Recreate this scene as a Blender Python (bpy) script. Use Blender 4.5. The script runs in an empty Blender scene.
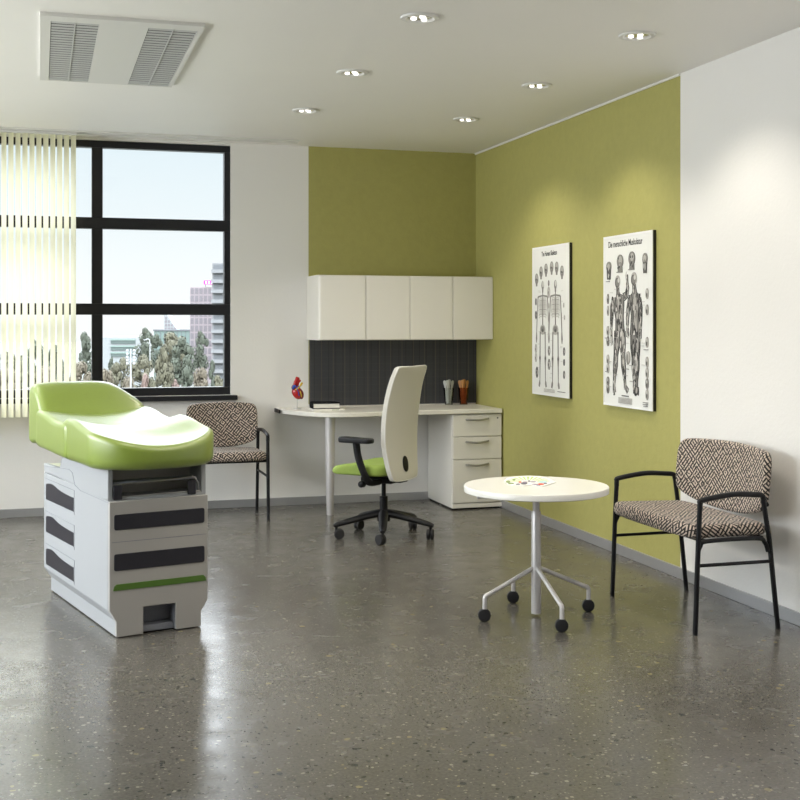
import bpy, bmesh, math, random
from mathutils import Vector, Matrix
random.seed(7)
PI = math.pi
C = bpy.context.scene.collection
sc = bpy.context.scene

# ------------------------------------------------------------------ camera, world, light, exposure
CAMH = 1.35
TH = math.atan(360 / 1200)                 # camera turned right of the side wall's direction
cam = bpy.data.cameras.new('camera'); co = bpy.data.objects.new('camera', cam); C.objects.link(co)
co.location = (0, 0, CAMH); co.rotation_euler = (PI / 2, 0, -TH)
cam.sensor_width = 36; cam.lens = 54; cam.shift_y = -0.095; cam.clip_end = 3000; cam.clip_start = .05
sc.camera = co
vs = sc.view_settings
vs.view_transform = 'Standard'; vs.look = 'None'; vs.gamma = 1; vs.use_curve_mapping = False
vs.exposure = 0.35

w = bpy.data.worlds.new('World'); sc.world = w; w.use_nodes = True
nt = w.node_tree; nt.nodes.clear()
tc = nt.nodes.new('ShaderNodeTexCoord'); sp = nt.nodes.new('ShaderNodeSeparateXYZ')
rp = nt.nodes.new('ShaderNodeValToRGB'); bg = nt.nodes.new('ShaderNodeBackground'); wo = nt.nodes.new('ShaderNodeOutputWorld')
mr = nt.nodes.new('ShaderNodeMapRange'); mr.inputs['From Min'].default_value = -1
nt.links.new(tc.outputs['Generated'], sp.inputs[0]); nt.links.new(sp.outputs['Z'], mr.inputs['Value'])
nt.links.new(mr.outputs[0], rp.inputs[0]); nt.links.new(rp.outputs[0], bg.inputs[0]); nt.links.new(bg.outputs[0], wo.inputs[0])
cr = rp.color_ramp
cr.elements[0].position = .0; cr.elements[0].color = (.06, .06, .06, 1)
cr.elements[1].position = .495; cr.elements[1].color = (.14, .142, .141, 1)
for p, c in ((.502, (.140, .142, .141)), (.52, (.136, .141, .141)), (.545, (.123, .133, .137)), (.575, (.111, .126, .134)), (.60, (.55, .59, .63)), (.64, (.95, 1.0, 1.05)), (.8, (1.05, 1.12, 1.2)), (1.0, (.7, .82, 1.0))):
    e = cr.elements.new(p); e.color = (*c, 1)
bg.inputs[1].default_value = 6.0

def area(name, loc, rot, sx, sy, watt, col):
    l = bpy.data.lights.new(name, 'AREA'); l.shape = 'RECTANGLE'; l.size = sx; l.size_y = sy; l.energy = watt; l.color = col
    o = bpy.data.objects.new(name, l); C.objects.link(o); o.location = loc; o.rotation_euler = rot; return o
SIDE_W = 78
area('daylight_side_window', (-2.78, 5.4, 1.75), (0, -PI / 2, 0), 1.5, 5.2, SIDE_W, (.93, .97, 1.0))
area('ceiling_fill_side_window', (-2.76, 5.4, 1.3), (0, math.radians(-128), 0), .7, 5.2, 62, (1.0, .98, .94))  # added fill at the side window, aimed up to brighten the ceiling
SPOT_W = 26
SPOT_COL = (1.0, .93, .81)

# ------------------------------------------------------------------ materials
def mat(name, col, rough=.5, metal=0, **k):
    m = bpy.data.materials.new(name); m.use_nodes = True
    b = m.node_tree.nodes['Principled BSDF']
    b.inputs['Base Color'].default_value = (*col, 1); b.inputs['Roughness'].default_value = rough; b.inputs['Metallic'].default_value = metal
    for kk, v in k.items(): b.inputs[kk.replace('_', ' ')].default_value = v
    return m
def nodes(m): return m.node_tree, m.node_tree.nodes['Principled BSDF']
def noise_tint(m, scale, amt, bump=0, bscale=None, coord='Object', dist=.002, detail=4):
    t, b = nodes(m)
    c = t.nodes.new('ShaderNodeTexCoord'); n = t.nodes.new('ShaderNodeTexNoise'); n.inputs['Scale'].default_value = scale; n.inputs['Detail'].default_value = detail
    t.links.new(c.outputs[coord], n.inputs['Vector'])
    base = b.inputs['Base Color'].default_value[:3]
    mx = t.nodes.new('ShaderNodeMix'); mx.data_type = 'RGBA'
    mx.inputs[6].default_value = (*[v * (1 - amt) for v in base], 1); mx.inputs[7].default_value = (*[min(1, v * (1 + amt)) for v in base], 1)
    t.links.new(n.outputs['Fac'], mx.inputs[0]); t.links.new(mx.outputs[2], b.inputs['Base Color'])
    if bump:
        n2 = t.nodes.new('ShaderNodeTexNoise'); n2.inputs['Scale'].default_value = bscale or scale; n2.inputs['Detail'].default_value = 5
        t.links.new(c.outputs[coord], n2.inputs['Vector'])
        bp = t.nodes.new('ShaderNodeBump'); bp.inputs['Strength'].default_value = bump; bp.inputs['Distance'].default_value = dist
        t.links.new(n2.outputs['Fac'], bp.inputs['Height']); t.links.new(bp.outputs[0], b.inputs['Normal'])
    return m
M = {}
M['wall_white'] = noise_tint(mat('white_wall_paint', (.785, .77, .745), .7), 1.5, .03, .5, 60)
M['wall_green'] = noise_tint(mat('olive_green_wall_paint', (.385, .362, .115), .7), 22, .08, .6, 60)
M['ceiling'] = noise_tint(mat('ceiling_paint', (.89, .87, .83), .55), 1.2, .03, .25, 25)
M['baseboard'] = mat('brushed_grey_baseboard', (.42, .42, .43), .35, .5)
M['black_frame'] = mat('black_window_metal', (.008, .008, .011), .4)
M['white_lam'] = noise_tint(mat('warm_white_laminate', (.74, .715, .66), .32), 3, .02)
M['desk_edge'] = mat('desk_edge_band', (.72, .69, .63), .4)
M['table_white'] = mat('white_table_laminate', (.80, .79, .75), .25)
M['white_plastic'] = mat('cool_white_moulded_plastic', (.345, .355, .368), .42)
M['front_plastic'] = mat('warm_grey_front_panel', (.39, .372, .347), .38)
M['seam'] = mat('dark_seam', (.12, .12, .12), .6)
M['dark_panel'] = mat('charcoal_recess_plastic', (.018, .017, .024), .4)
M['green_stripe'] = mat('green_trim_plastic', (.075, .16, .02), .4)
M['recess'] = mat('grey_recess_plastic', (.20, .21, .24), .45)
M['cream'] = mat('cream_plastic', (.75, .75, .52), .45)
M['black_metal'] = mat('black_powdercoat', (.006, .006, .008), .38, 0, Specular_IOR_Level=.3)
M['black_plastic'] = mat('black_plastic', (.007, .007, .009), .45, 0, Specular_IOR_Level=.3)
M['chrome'] = mat('brushed_aluminium', (.62, .62, .60), .28, .9)
M['handle'] = mat('nickel_handle', (.40, .39, .37), .3, .9)
M['silver'] = mat('silver_paint', (.62, .60, .60), .35, .35)
M['cushion'] = noise_tint(mat('lime_green_vinyl', (.205, .28, .034), .38), 60, .05, .12, 90)
nodes(M['cushion'])[1].inputs['Coat Weight'].default_value = .8
nodes(M['cushion'])[1].inputs['Coat IOR'].default_value = 1.6
nodes(M['cushion'])[1].inputs['Coat Roughness'].default_value = .33
M['seat_green'] = noise_tint(mat('green_upholstery', (.27, .37, .07), .75), 160, .15, .3, 240)
M['mesh_white'] = mat('off_white_mesh_fabric', (.62, .60, .545), .75)
M['mesh_edge'] = mat('white_back_frame', (.74, .73, .70), .45)
M['wheel'] = mat('black_rubber_wheel', (.012, .012, .014), .55)
M['poster'] = mat('poster_paper', (.80, .80, .77), .5)
M['poster_frame'] = mat('white_poster_frame', (.85, .85, .83), .4)
M['poster_edge'] = mat('black_poster_edge', (.012, .012, .01), .5)
M['ink0'] = mat('ink_black', (.02, .02, .02), .7)
M['ink1'] = mat('ink_dark_grey', (.09, .085, .08), .7)
M['ink2'] = mat('ink_mid_grey', (.22, .21, .195), .7)
M['ink3'] = mat('ink_light_grey', (.42, .40, .37), .7)
M['ink4'] = mat('ink_pale_grey', (.60, .585, .55), .7)
M['heart_red'] = mat('heart_red', (.40, .012, .014), .3)
M['heart_dark'] = mat('heart_dark_red', (.16, .008, .02), .3)
M['heart_blue'] = mat('vein_blue', (.02, .08, .42), .3)
M['heart_yellow'] = mat('fat_yellow', (.62, .42, .05), .35)
M['book_black'] = mat('black_book_cover', (.010, .010, .011), .9, 0, Specular_IOR_Level=.05)
M['pages'] = mat('book_pages', (.78, .76, .70), .7)
M['wood'] = noise_tint(mat('wooden_stick', (.50, .24, .075), .5), 30, .25)
M['stick_grey'] = mat('translucent_grey_stick', (.50, .50, .46), .4)
M['slat_metal'] = mat('grille_slat_metal', (.50, .50, .49), .5)
M['dark_void'] = mat('dark_duct', (.03, .03, .03), .8)
M['vent_panel'] = mat('vent_panel_paint', (.70, .69, .65), .5)
M['trim_white'] = mat('downlight_trim', (.78, .77, .74), .35)
M['reflector'] = mat('downlight_reflector', (.8, .8, .8), .15, .9)
def emis(name, col, s):
    m = mat(name, (.8, .8, .8), .4); t, b = nodes(m)
    b.inputs['Emission Color'].default_value = (*col, 1); b.inputs['Emission Strength'].default_value = s; return m
M['lamp'] = emis('led_bulb', (1, .95, .88), 1.4)

def glass_mat(name='window_glass', tint=(.97, .98, .98), ior=1.25):
    m = bpy.data.materials.new(name); m.use_nodes = True; t = m.node_tree; t.nodes.clear()
    o = t.nodes.new('ShaderNodeOutputMaterial'); mx = t.nodes.new('ShaderNodeMixShader'); tr = t.nodes.new('ShaderNodeBsdfTransparent'); gl = t.nodes.new('ShaderNodeBsdfGlossy'); fr = t.nodes.new('ShaderNodeFresnel')
    gl.inputs['Roughness'].default_value = .01; fr.inputs['IOR'].default_value = ior; tr.inputs[0].default_value = (*tint, 1)
    t.links.new(fr.outputs[0], mx.inputs[0]); t.links.new(tr.outputs[0], mx.inputs[1]); t.links.new(gl.outputs[0], mx.inputs[2]); t.links.new(mx.outputs[0], o.inputs[0])
    return m
M['glass'] = glass_mat()
M['clear'] = glass_mat('clear_glass', (.90, .91, .90), 1.35); M['copper'] = glass_mat('brown_glass', (.82, .58, .40), 1.35)
def slat_mat():
    m = bpy.data.materials.new('cream_blind_fabric'); m.use_nodes = True; t = m.node_tree; t.nodes.clear()
    o = t.nodes.new('ShaderNodeOutputMaterial'); mx = t.nodes.new('ShaderNodeMixShader'); d = t.nodes.new('ShaderNodeBsdfDiffuse'); tl = t.nodes.new('ShaderNodeBsdfTranslucent')
    d.inputs[0].default_value = (.72, .68, .46, 1); tl.inputs[0].default_value = (.99, .975, .87, 1); mx.inputs[0].default_value = .78
    t.links.new(d.outputs[0], mx.inputs[1]); t.links.new(tl.outputs[0], mx.inputs[2]); t.links.new(mx.outputs[0], o.inputs[0])
    return m
M['slat'] = slat_mat()

def floor_mat():
    m = mat('speckled_terrazzo', (.1, .1, .1), .3); t, b = nodes(m); L = t.links.new; N = t.nodes.new
    c = N('ShaderNodeTexCoord')
    n = N('ShaderNodeTexNoise'); n.inputs['Scale'].default_value = 90; n.inputs['Detail'].default_value = 5; L(c.outputs['Object'], n.inputs['Vector'])
    r0 = N('ShaderNodeValToRGB'); L(n.outputs['Fac'], r0.inputs[0])
    r0.color_ramp.elements[0].position = .3; r0.color_ramp.elements[0].color = (.078, .072, .062, 1)
    r0.color_ramp.elements[1].position = .75; r0.color_ramp.elements[1].color = (.130, .120, .104, 1)
    col = r0.outputs[0]
    nw = N('ShaderNodeTexNoise'); nw.inputs['Scale'].default_value = 35; nw.inputs['Detail'].default_value = 3; L(c.outputs['Object'], nw.inputs['Vector'])
    wv = N('ShaderNodeVectorMath'); wv.operation = 'MULTIPLY_ADD'; wv.inputs[1].default_value = (.016, .016, .016); L(nw.outputs['Color'], wv.inputs[0]); L(c.outputs['Object'], wv.inputs[2])
    def layer(col, scale, pick, rad, cols):
        v = N('ShaderNodeTexVoronoi'); v.inputs['Scale'].default_value = scale; L(wv.outputs[0], v.inputs['Vector'])
        s = N('ShaderNodeSeparateColor'); L(v.outputs['Color'], s.inputs[0])
        g = N('ShaderNodeMath'); g.operation = 'GREATER_THAN'; g.inputs[1].default_value = pick; L(s.outputs[0], g.inputs[0])
        rr = N('ShaderNodeMath'); rr.operation = 'MULTIPLY'; rr.inputs[1].default_value = rad; L(s.outputs[1], rr.inputs[0])
        d = N('ShaderNodeMath'); d.operation = 'LESS_THAN'; L(v.outputs['Distance'], d.inputs[0]); L(rr.outputs[0], d.inputs[1])
        f = N('ShaderNodeMath'); f.operation = 'MULTIPLY'; L(g.outputs[0], f.inputs[0]); L(d.outputs[0], f.inputs[1])
        r = N('ShaderNodeValToRGB'); r.color_ramp.interpolation = 'CONSTANT'; L(s.outputs[2], r.inputs[0])
        es = r.color_ramp.elements; es[0].position = 0; es[0].color = (*cols[0], 1); es[1].position = 1 / len(cols); es[1].color = (*cols[1], 1)
        for i, q in enumerate(cols[2:]): e = es.new((i + 2) / len(cols)); e.color = (*q, 1)
        mx = N('ShaderNodeMix'); mx.data_type = 'RGBA'; L(f.outputs[0], mx.inputs[0]); L(col, mx.inputs[6]); L(r.outputs[0], mx.inputs[7])
        return mx.outputs[2]
    dk, dk2, lt, tan_ = (.028, .033, .035), (.052, .050, .042), (.25, .235, .185), (.22, .19, .11)
    col = layer(col, 120, .80, .55, [dk2, lt, dk2, (.23, .22, .17)])
    col = layer(col, 60, .74, .48, [dk, lt, dk2, dk, tan_])
    col = layer(col, 30, .88, .36, [dk, tan_, dk, lt])
    L(col, b.inputs['Base Color'])
    n2 = N('ShaderNodeTexNoise'); n2.inputs['Scale'].default_value = 7; n2.inputs['Detail'].default_value = 6; L(c.outputs['Object'], n2.inputs['Vector'])
    rr = N('ShaderNodeMapRange'); rr.inputs['From Min'].default_value = .3; rr.inputs['From Max'].default_value = .7; rr.inputs['To Min'].default_value = .17; rr.inputs['To Max'].default_value = .30
    L(n2.outputs['Fac'], rr.inputs['Value']); L(rr.outputs[0], b.inputs['Roughness'])
    n3 = N('ShaderNodeTexNoise'); n3.inputs['Scale'].default_value = 14; n3.inputs['Detail'].default_value = 4; L(c.outputs['Object'], n3.inputs['Vector'])
    bp = N('ShaderNodeBump'); bp.inputs['Strength'].default_value = .22; bp.inputs['Distance'].default_value = .002; L(n3.outputs['Fac'], bp.inputs['Height']); L(bp.outputs[0], b.inputs['Normal'])
    b.inputs['IOR'].default_value = 1.52
    return m
M['floor'] = floor_mat()

def weave_mat():
    m = mat('black_beige_woven_fabric', (.5, .4, .3), .85); t, b = nodes(m); L = t.links.new; N = t.nodes.new
    c = N('ShaderNodeUVMap')
    s = N('ShaderNodeSeparateXYZ'); L(c.outputs[0], s.inputs[0])
    def mth(op, a, bb=None):
        n = N('ShaderNodeMath'); n.operation = op
        for i, v in enumerate((a, bb)):
            if v is None: continue
            if isinstance(v, (int, float)): n.inputs[i].default_value = v
            else: L(v, n.inputs[i])
        return n.outputs[0]
    U, V = s.outputs[0], s.outputs[1]
    P = .0205                                                      # stripe period; columns of opposite slant, offset dashes
    cell = .033
    cu = mth('FLOOR', mth('DIVIDE', mth('ADD', U, mth('MULTIPLY', V, .35)), cell)); cv = mth('FLOOR', mth('DIVIDE', V, cell * 1.15))
    wn = N('ShaderNodeTexWhiteNoise'); wn.noise_dimensions = '2D'; cb_ = N('ShaderNodeCombineXYZ'); L(cu, cb_.inputs[0]); L(cv, cb_.inputs[1]); L(cb_.outputs[0], wn.inputs['Vector'])
    par = mth('GREATER_THAN', mth('ADD', mth('MULTIPLY', mth('MODULO', mth('ABSOLUTE', mth('ADD', cu, cv)), 2), .35), mth('MULTIPLY', wn.outputs['Value'], .65)), .5)
    a1 = mth('ADD', mth('MULTIPLY', U, .8), mth('MULTIPLY', V, 1.0)); a2 = mth('SUBTRACT', mth('MULTIPLY', U, .95), mth('MULTIPLY', V, .75))
    mx = N('ShaderNodeMix'); L(par, mx.inputs[0]); L(a1, mx.inputs[2]); L(a2, mx.inputs[3])
    w_ = mth('SINE', mth('MULTIPLY', mx.outputs[0], 2 * PI / P))
    # dash breaks
    b1 = mth('SUBTRACT', U, V); b2 = mth('ADD', U, V)
    mb = N('ShaderNodeMix'); L(par, mb.inputs[0]); L(b1, mb.inputs[2]); L(b2, mb.inputs[3])
    w2 = mth('SINE', mth('MULTIPLY', mb.outputs[0], 2 * PI / .044))
    f = mth('GREATER_THAN', mth('SUBTRACT', w_, mth('MULTIPLY', mth('GREATER_THAN', w2, .86), 1.2)), .12)
    mc = N('ShaderNodeMix'); mc.data_type = 'RGBA'; mc.inputs[6].default_value = (.016, .013, .011, 1); mc.inputs[7].default_value = (.54, .445, .375, 1); L(f, mc.inputs[0])
    L(mc.outputs[2], b.inputs['Base Color'])
    bp = N('ShaderNodeBump'); bp.inputs['Strength'].default_value = .4; bp.inputs['Distance'].default_value = .002; L(w_, bp.inputs['Height']); L(bp.outputs[0], b.inputs['Normal'])
    b.inputs['Sheen Weight'].default_value = .15
    return m
M['weave'] = weave_mat()

def tack_mat():
    m = mat('charcoal_tackboard_fabric', (.03, .03, .03), .8); t, b = nodes(m); L = t.links.new; N = t.nodes.new
    c = N('ShaderNodeTexCoord'); s = N('ShaderNodeSeparateXYZ'); L(c.outputs['Object'], s.inputs[0])
    def line(o, off, period, wd, blur=0):
        a = N('ShaderNodeMath'); a.operation = 'ADD'; a.inputs[1].default_value = off; L(o, a.inputs[0])
        p = N('ShaderNodeMath'); p.operation = 'PINGPONG'; p.inputs[1].default_value = period / 2; L(a.outputs[0], p.inputs[0])
        l = N('ShaderNodeMapRange'); l.inputs['From Min'].default_value = wd; l.inputs['From Max'].default_value = 0; L(p.outputs[0], l.inputs['Value']); return l.outputs[0]
    def mix(col, f, c2, k):
        kk = N('ShaderNodeMath'); kk.operation = 'MULTIPLY'; kk.inputs[1].default_value = k; L(f, kk.inputs[0])
        mx = N('ShaderNodeMix'); mx.data_type = 'RGBA'; L(kk.outputs[0], mx.inputs[0]); L(col, mx.inputs[6]); mx.inputs[7].default_value = (*c2, 1); return mx.outputs[2]
    r = N('ShaderNodeRGB'); r.outputs[0].default_value = (.040, .041, .047, 1)
    n = N('ShaderNodeTexNoise'); n.inputs['Scale'].default_value = 300; L(c.outputs['Object'], n.inputs['Vector'])
    col = mix(r.outputs[0], n.outputs['Fac'], (.075, .075, .08), .5)
    col = mix(col, line(s.outputs[2], .0, .052, .003), (.085, .08, .075), .45)
    col = mix(col, line(s.outputs[0], .02, .055, .004), (.014, .014, .016), .7)
    col = mix(col, line(s.outputs[0], .0, .09, .004), (.13, .11, .085), .8)
    L(col, b.inputs['Base Color']); return m
M['tack'] = tack_mat()

# ------------------------------------------------------------------ mesh helpers
class MB:
    def __init__(s): s.v = []; s.f = []; s.m = []; s.uv = []
    def add(s, vs_, fs, mi=0, uvs=None):
        o = len(s.v); s.v += [tuple(p) for p in vs_]
        for f in fs: s.f.append(tuple(i + o for i in f)); s.m.append(mi)
        s.uv += uvs if uvs else [(p[0], p[1]) for p in vs_]
        return s
    def box(s, x0, x1, y0, y1, z0, z1, mi=0):
        vs_ = [(x, y, z) for z in (z0, z1) for y in (y0, y1) for x in (x0, x1)]
        return s.add(vs_, [(0, 2, 3, 1), (4, 5, 7, 6), (0, 1, 5, 4), (2, 6, 7, 3), (0, 4, 6, 2), (1, 3, 7, 5)], mi)
    def prism(s, poly, z0, z1, mi=0, fn=None):
        a = sum(poly[i][0] * poly[(i + 1) % len(poly)][1] - poly[(i + 1) % len(poly)][0] * poly[i][1] for i in range(len(poly)))
        if a < 0: poly = poly[::-1]
        n = len(poly); vs_ = [(x, y, z0) for x, y in poly] + [(x, y, z1) for x, y in poly]
        if fn: vs_ = [fn(*p) for p in vs_]
        return s.add(vs_, [tuple(range(n))[::-1], tuple(range(n, 2 * n))] + [(i, (i + 1) % n, n + (i + 1) % n, n + i) for i in range(n)], mi)
    def lathe(s, prof, n=32, c=(0, 0, 0), mi=0, ax='z', cap=True):
        vs_ = []
        for r, z in prof:
            for k in range(n):
                a = 2 * PI * k / n; x, y = r * math.cos(a), r * math.sin(a)
                p = (x, y, z) if ax == 'z' else ((z, x, y) if ax == 'x' else (y, z, x))
                vs_.append((p[0] + c[0], p[1] + c[1], p[2] + c[2]))
        fs = [(j * n + k, j * n + (k + 1) % n, (j + 1) * n + (k + 1) % n, (j + 1) * n + k) for j in range(len(prof) - 1) for k in range(n)]
        if cap: fs += [tuple(range(n))[::-1], tuple(range((len(prof) - 1) * n, len(prof) * n))]
        return s.add(vs_, fs, mi)
    def tube(s, pts, r, n=12, mi=0, closed=False, flat=1.0, up=None):
        P = [Vector(p) for p in pts]; N_ = len(P); rs = r if isinstance(r, (list, tuple)) else [r] * N_
        vs_ = []; u = None
        for i in range(N_):
            if closed: t = (P[(i + 1) % N_] - P[i - 1]).normalized()
            elif i == 0: t = (P[1] - P[0]).normalized()
            elif i == N_ - 1: t = (P[-1] - P[-2]).normalized()
            else: t = ((P[i + 1] - P[i]).normalized() + (P[i] - P[i - 1]).normalized()).normalized()
            if up is not None: u = Vector(up) - t * t.dot(Vector(up)); u.normalize()
            elif u is None:
                u = t.orthogonal().normalized()
            else: u = (u - t * t.dot(u)).normalized()
            v = t.cross(u)
            for k in range(n):
                a = 2 * PI * k / n; vs_.append(P[i] + u * math.cos(a) * rs[i] * flat + v * math.sin(a) * rs[i])
        fs = []
        for j in range(N_ if closed else N_ - 1):
            for k in range(n):
                a, b = j * n, ((j + 1) % N_) * n
                fs.append((a + k, a + (k + 1) % n, b + (k + 1) % n, b + k))
        if not closed: fs += [tuple(range(n))[::-1], tuple(range((N_ - 1) * n, N_ * n))]
        return s.add(vs_, fs, mi)
    def pillow(s, outline, zt, zb, rt, rb, fn=None, mi=0, rings=6, arc=5):
        n = len(outline); cx = sum(p[0] for p in outline) / n; cy = sum(p[1] for p in outline) / n
        D = [math.hypot(p[0] - cx, p[1] - cy) for p in outline]
        seq = []
        for i in range(1, rings): seq.append((1 - (1 - i / rings), None, 't', 0))       # fraction of the way to the rounding start
        L_ = []
        def ring(ins, frac, side, drop):
            out = []
            for (x, y), d in zip(outline, D):
                sc_ = (1 - ins / d) * frac
                px_, py_ = cx + (x - cx) * sc_, cy + (y - cy) * sc_
                z = (zt(px_, py_) - drop) if side == 't' else (zb(px_, py_) + drop)
                out.append((px_, py_, z))
            return out
        for i in range(1, rings): L_.append(ring(rt, i / rings, 't', 0))
        for i in range(arc + 1):
            a = PI / 2 * i / arc; L_.append(ring(rt * (1 - math.sin(a)), 1, 't', rt * (1 - math.cos(a))))
        for i in range(arc + 1):
            a = PI / 2 * (1 - i / arc); L_.append(ring(rb * (1 - math.sin(a)), 1, 'b', rb * (1 - math.cos(a))))
        for i in range(rings - 1, 0, -1): L_.append(ring(rb, i / rings, 'b', 0))
        vs_ = [(cx, cy, zt(cx, cy))] + [p for r in L_ for p in r] + [(cx, cy, zb(cx, cy))]
        uv = [(cx, cy)]; cum = [0.0] * n; prev = [vs_[0]] * n
        for r in L_:
            for k in range(n):
                cum[k] += math.dist(r[k], prev[k]); dx, dy = outline[k][0] - cx, outline[k][1] - cy; l = D[k]
                uv.append((cx + dx / l * cum[k], cy + dy / l * cum[k]))
            prev = r
        uv.append((cx, cy))
        K = len(L_); last = 1 + K * n
        fs = [(0, 1 + k, 1 + (k + 1) % n) for k in range(n)]
        for j in range(K - 1):
            a, b = 1 + j * n, 1 + (j + 1) * n
            fs += [(a + k, b + k, b + (k + 1) % n, a + (k + 1) % n) for k in range(n)]
        a = 1 + (K - 1) * n; fs += [(a + k, last, a + (k + 1) % n) for k in range(n)]
        if fn: vs_ = [fn(*p) for p in vs_]
        return s.add(vs_, fs, mi, uv)
    def build(s, name, mats, parent=None, smooth=True, bevel=0, label=None, kind=None, seg=2, fix=True, ang=40):
        me = bpy.data.meshes.new(name); me.from_pydata(s.v, [], s.f)
        for m in (mats if isinstance(mats, (list, tuple)) else [mats]): me.materials.append(M[m] if isinstance(m, str) else m)
        me.polygons.foreach_set('material_index', s.m)
        ul = me.uv_layers.new(name='UVMap')
        for l in me.loops: ul.data[l.index].uv = s.uv[l.vertex_index]
        if fix:
            bm = bmesh.new(); bm.from_mesh(me); bmesh.ops.recalc_face_normals(bm, faces=bm.faces); bm.to_mesh(me); bm.free()
        if smooth:
            me.polygons.foreach_set('use_smooth', [True] * len(me.polygons)); me.set_sharp_from_angle(angle=math.radians(ang))
        me.update()
        o = bpy.data.objects.new(name, me); C.objects.link(o)
        if parent: o.parent = parent
        if bevel:
            b = o.modifiers.new('bevel', 'BEVEL'); b.width = bevel; b.segments = seg; b.limit_method = 'ANGLE'; b.angle_limit = math.radians(40); b.harden_normals = False
        if label: o['label'] = label
        if kind: o['kind'] = kind
        return o
def bx(*a): return MB().box(*a)
def tag(o, label, cat, group=None, kind=None):
    o['label'] = label; o['category'] = cat
    if group: o['group'] = group
    if kind: o['kind'] = kind
    return o
def thing(name, label, cat, loc=(0, 0, 0), rz=0, group=None):
    o = bpy.data.objects.new(name, None); C.objects.link(o); o.location = loc; o.rotation_euler = (0, 0, rz); o.empty_display_size = .1
    return tag(o, label, cat, group)
def copy_tree(o, parent=None):
    c = o.copy(); C.objects.link(c)
    if parent: c.parent = parent
    for ch in [x for x in C.objects if x.parent == o and x != c]: copy_tree(ch, c)
    return c
def move(o, loc, rz=0): o.location = loc; o.rotation_euler = (0, 0, rz); return o
def arc_pts(c, r, a0, a1, n, plane='xy', z=0):
    out = []
    for i in range(n + 1):
        a = a0 + (a1 - a0) * i / n; out.append((c[0] + r * math.cos(a), c[1] + r * math.sin(a)))
    return out
def rrect(x0, x1, y0, y1, r, n=6):
    o = []
    for cx, cy, a in ((x1 - r, y0 + r, -PI / 2), (x1 - r, y1 - r, 0), (x0 + r, y1 - r, PI / 2), (x0 + r, y0 + r, PI)):
        o += arc_pts((cx, cy), r, a, a + PI / 2, n)
    return o
def bez(pts, n=8):
    P = [Vector(p) for p in pts]; out = []
    Q = [P[0] * 2 - P[1]] + P + [P[-1] * 2 - P[-2]]
    for i in range(1, len(Q) - 2):
        a, b, c, d = Q[i - 1:i + 3]
        for k in range(n):
            t = k / n; out.append(.5 * ((2 * b) + (c - a) * t + (2 * a - 5 * b + 4 * c - d) * t * t + (3 * b - a - 3 * c + d) * t ** 3))
    return out + [P[-1]]
def fillet(pts, r, n=6):
    P = [Vector(p) for p in pts]; out = [P[0]]
    for i in range(1, len(P) - 1):
        a = (P[i - 1] - P[i]); b = (P[i + 1] - P[i]); rr = min(r, a.length * .45, b.length * .45)
        A, B = P[i] + a.normalized() * rr, P[i] + b.normalized() * rr
        for k in range(n + 1):
            t = k / n; out.append(A * (1 - t) ** 2 + P[i] * 2 * t * (1 - t) + B * t * t)
    return out + [P[-1]]

# ------------------------------------------------------------------ the room
XR, YB, ZC = 3.257, 8.80, 2.68
XL, YF = -2.6, -1.6
bx(XL - .25, XR + .25, YF - .2, YB + .25, -.2, 0).build('floor', 'floor', kind='structure', smooth=False)
bx(XL - .25, XR + .25, YF - .2, YB + .25, ZC, ZC + .2).build('ceiling', 'ceiling', kind='structure', smooth=False)
WX0, WX1, WZ0, WZ1 = -1.56, 1.344, .83, 2.662
wb = MB()
wb.box(XL - .25, WX0, YB, YB + .25, 0, ZC, 0); wb.box(WX0, WX1, YB, YB + .25, 0, WZ0, 0); wb.box(WX0, WX1, YB, YB + .25, WZ1, ZC, 0)
wb.box(WX1, 1.925, YB, YB + .25, 0, ZC, 0); wb.box(1.925, XR + .25, YB, YB + .25, .75, ZC, 1); wb.box(1.925, XR + .25, YB, YB + .25, 0, .75, 0)
wb.build('wall_back', ['wall_white', 'wall_green'], kind='structure', smooth=False)
wr = MB(); wr.box(XR, XR + .25, YF - .2, 5.675, 0, ZC, 0); wr.box(XR, XR + .25, 5.675, YB, 0, ZC, 1)
wr.build('wall_right', ['wall_white', 'wall_green'], kind='structure', smooth=False)
wl = MB(); wl.box(XL - .25, XL, YF, 2.7, 0, ZC); wl.box(XL - .25, XL, 8.1, YB, 0, ZC); wl.box(XL - .25, XL, 2.7, 8.1, 0, .9); wl.box(XL - .25, XL, 2.7, 8.1, 2.55, ZC)
wl.build('wall_left', 'wall_white', kind='structure', smooth=False)
bx(XL - .25, XR, YF - .2, YF, 0, ZC).build('wall_front', 'wall_white', kind='structure', smooth=False)
bx(XL, XR - .012, YB - .012, YB, 0, .06).build('baseboard_back', 'baseboard', kind='structure', bevel=.002)
bx(XR - .012, XR, YF, YB - .012, 0, .06).build('baseboard_right', 'baseboard', kind='structure', bevel=.002)
# shadow-gap line where the side wall meets the ceiling
bx(XR - .008, XR, 5.675, YB, ZC - .012, ZC).build('trim_1', 'vent_panel', kind='structure')

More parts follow.
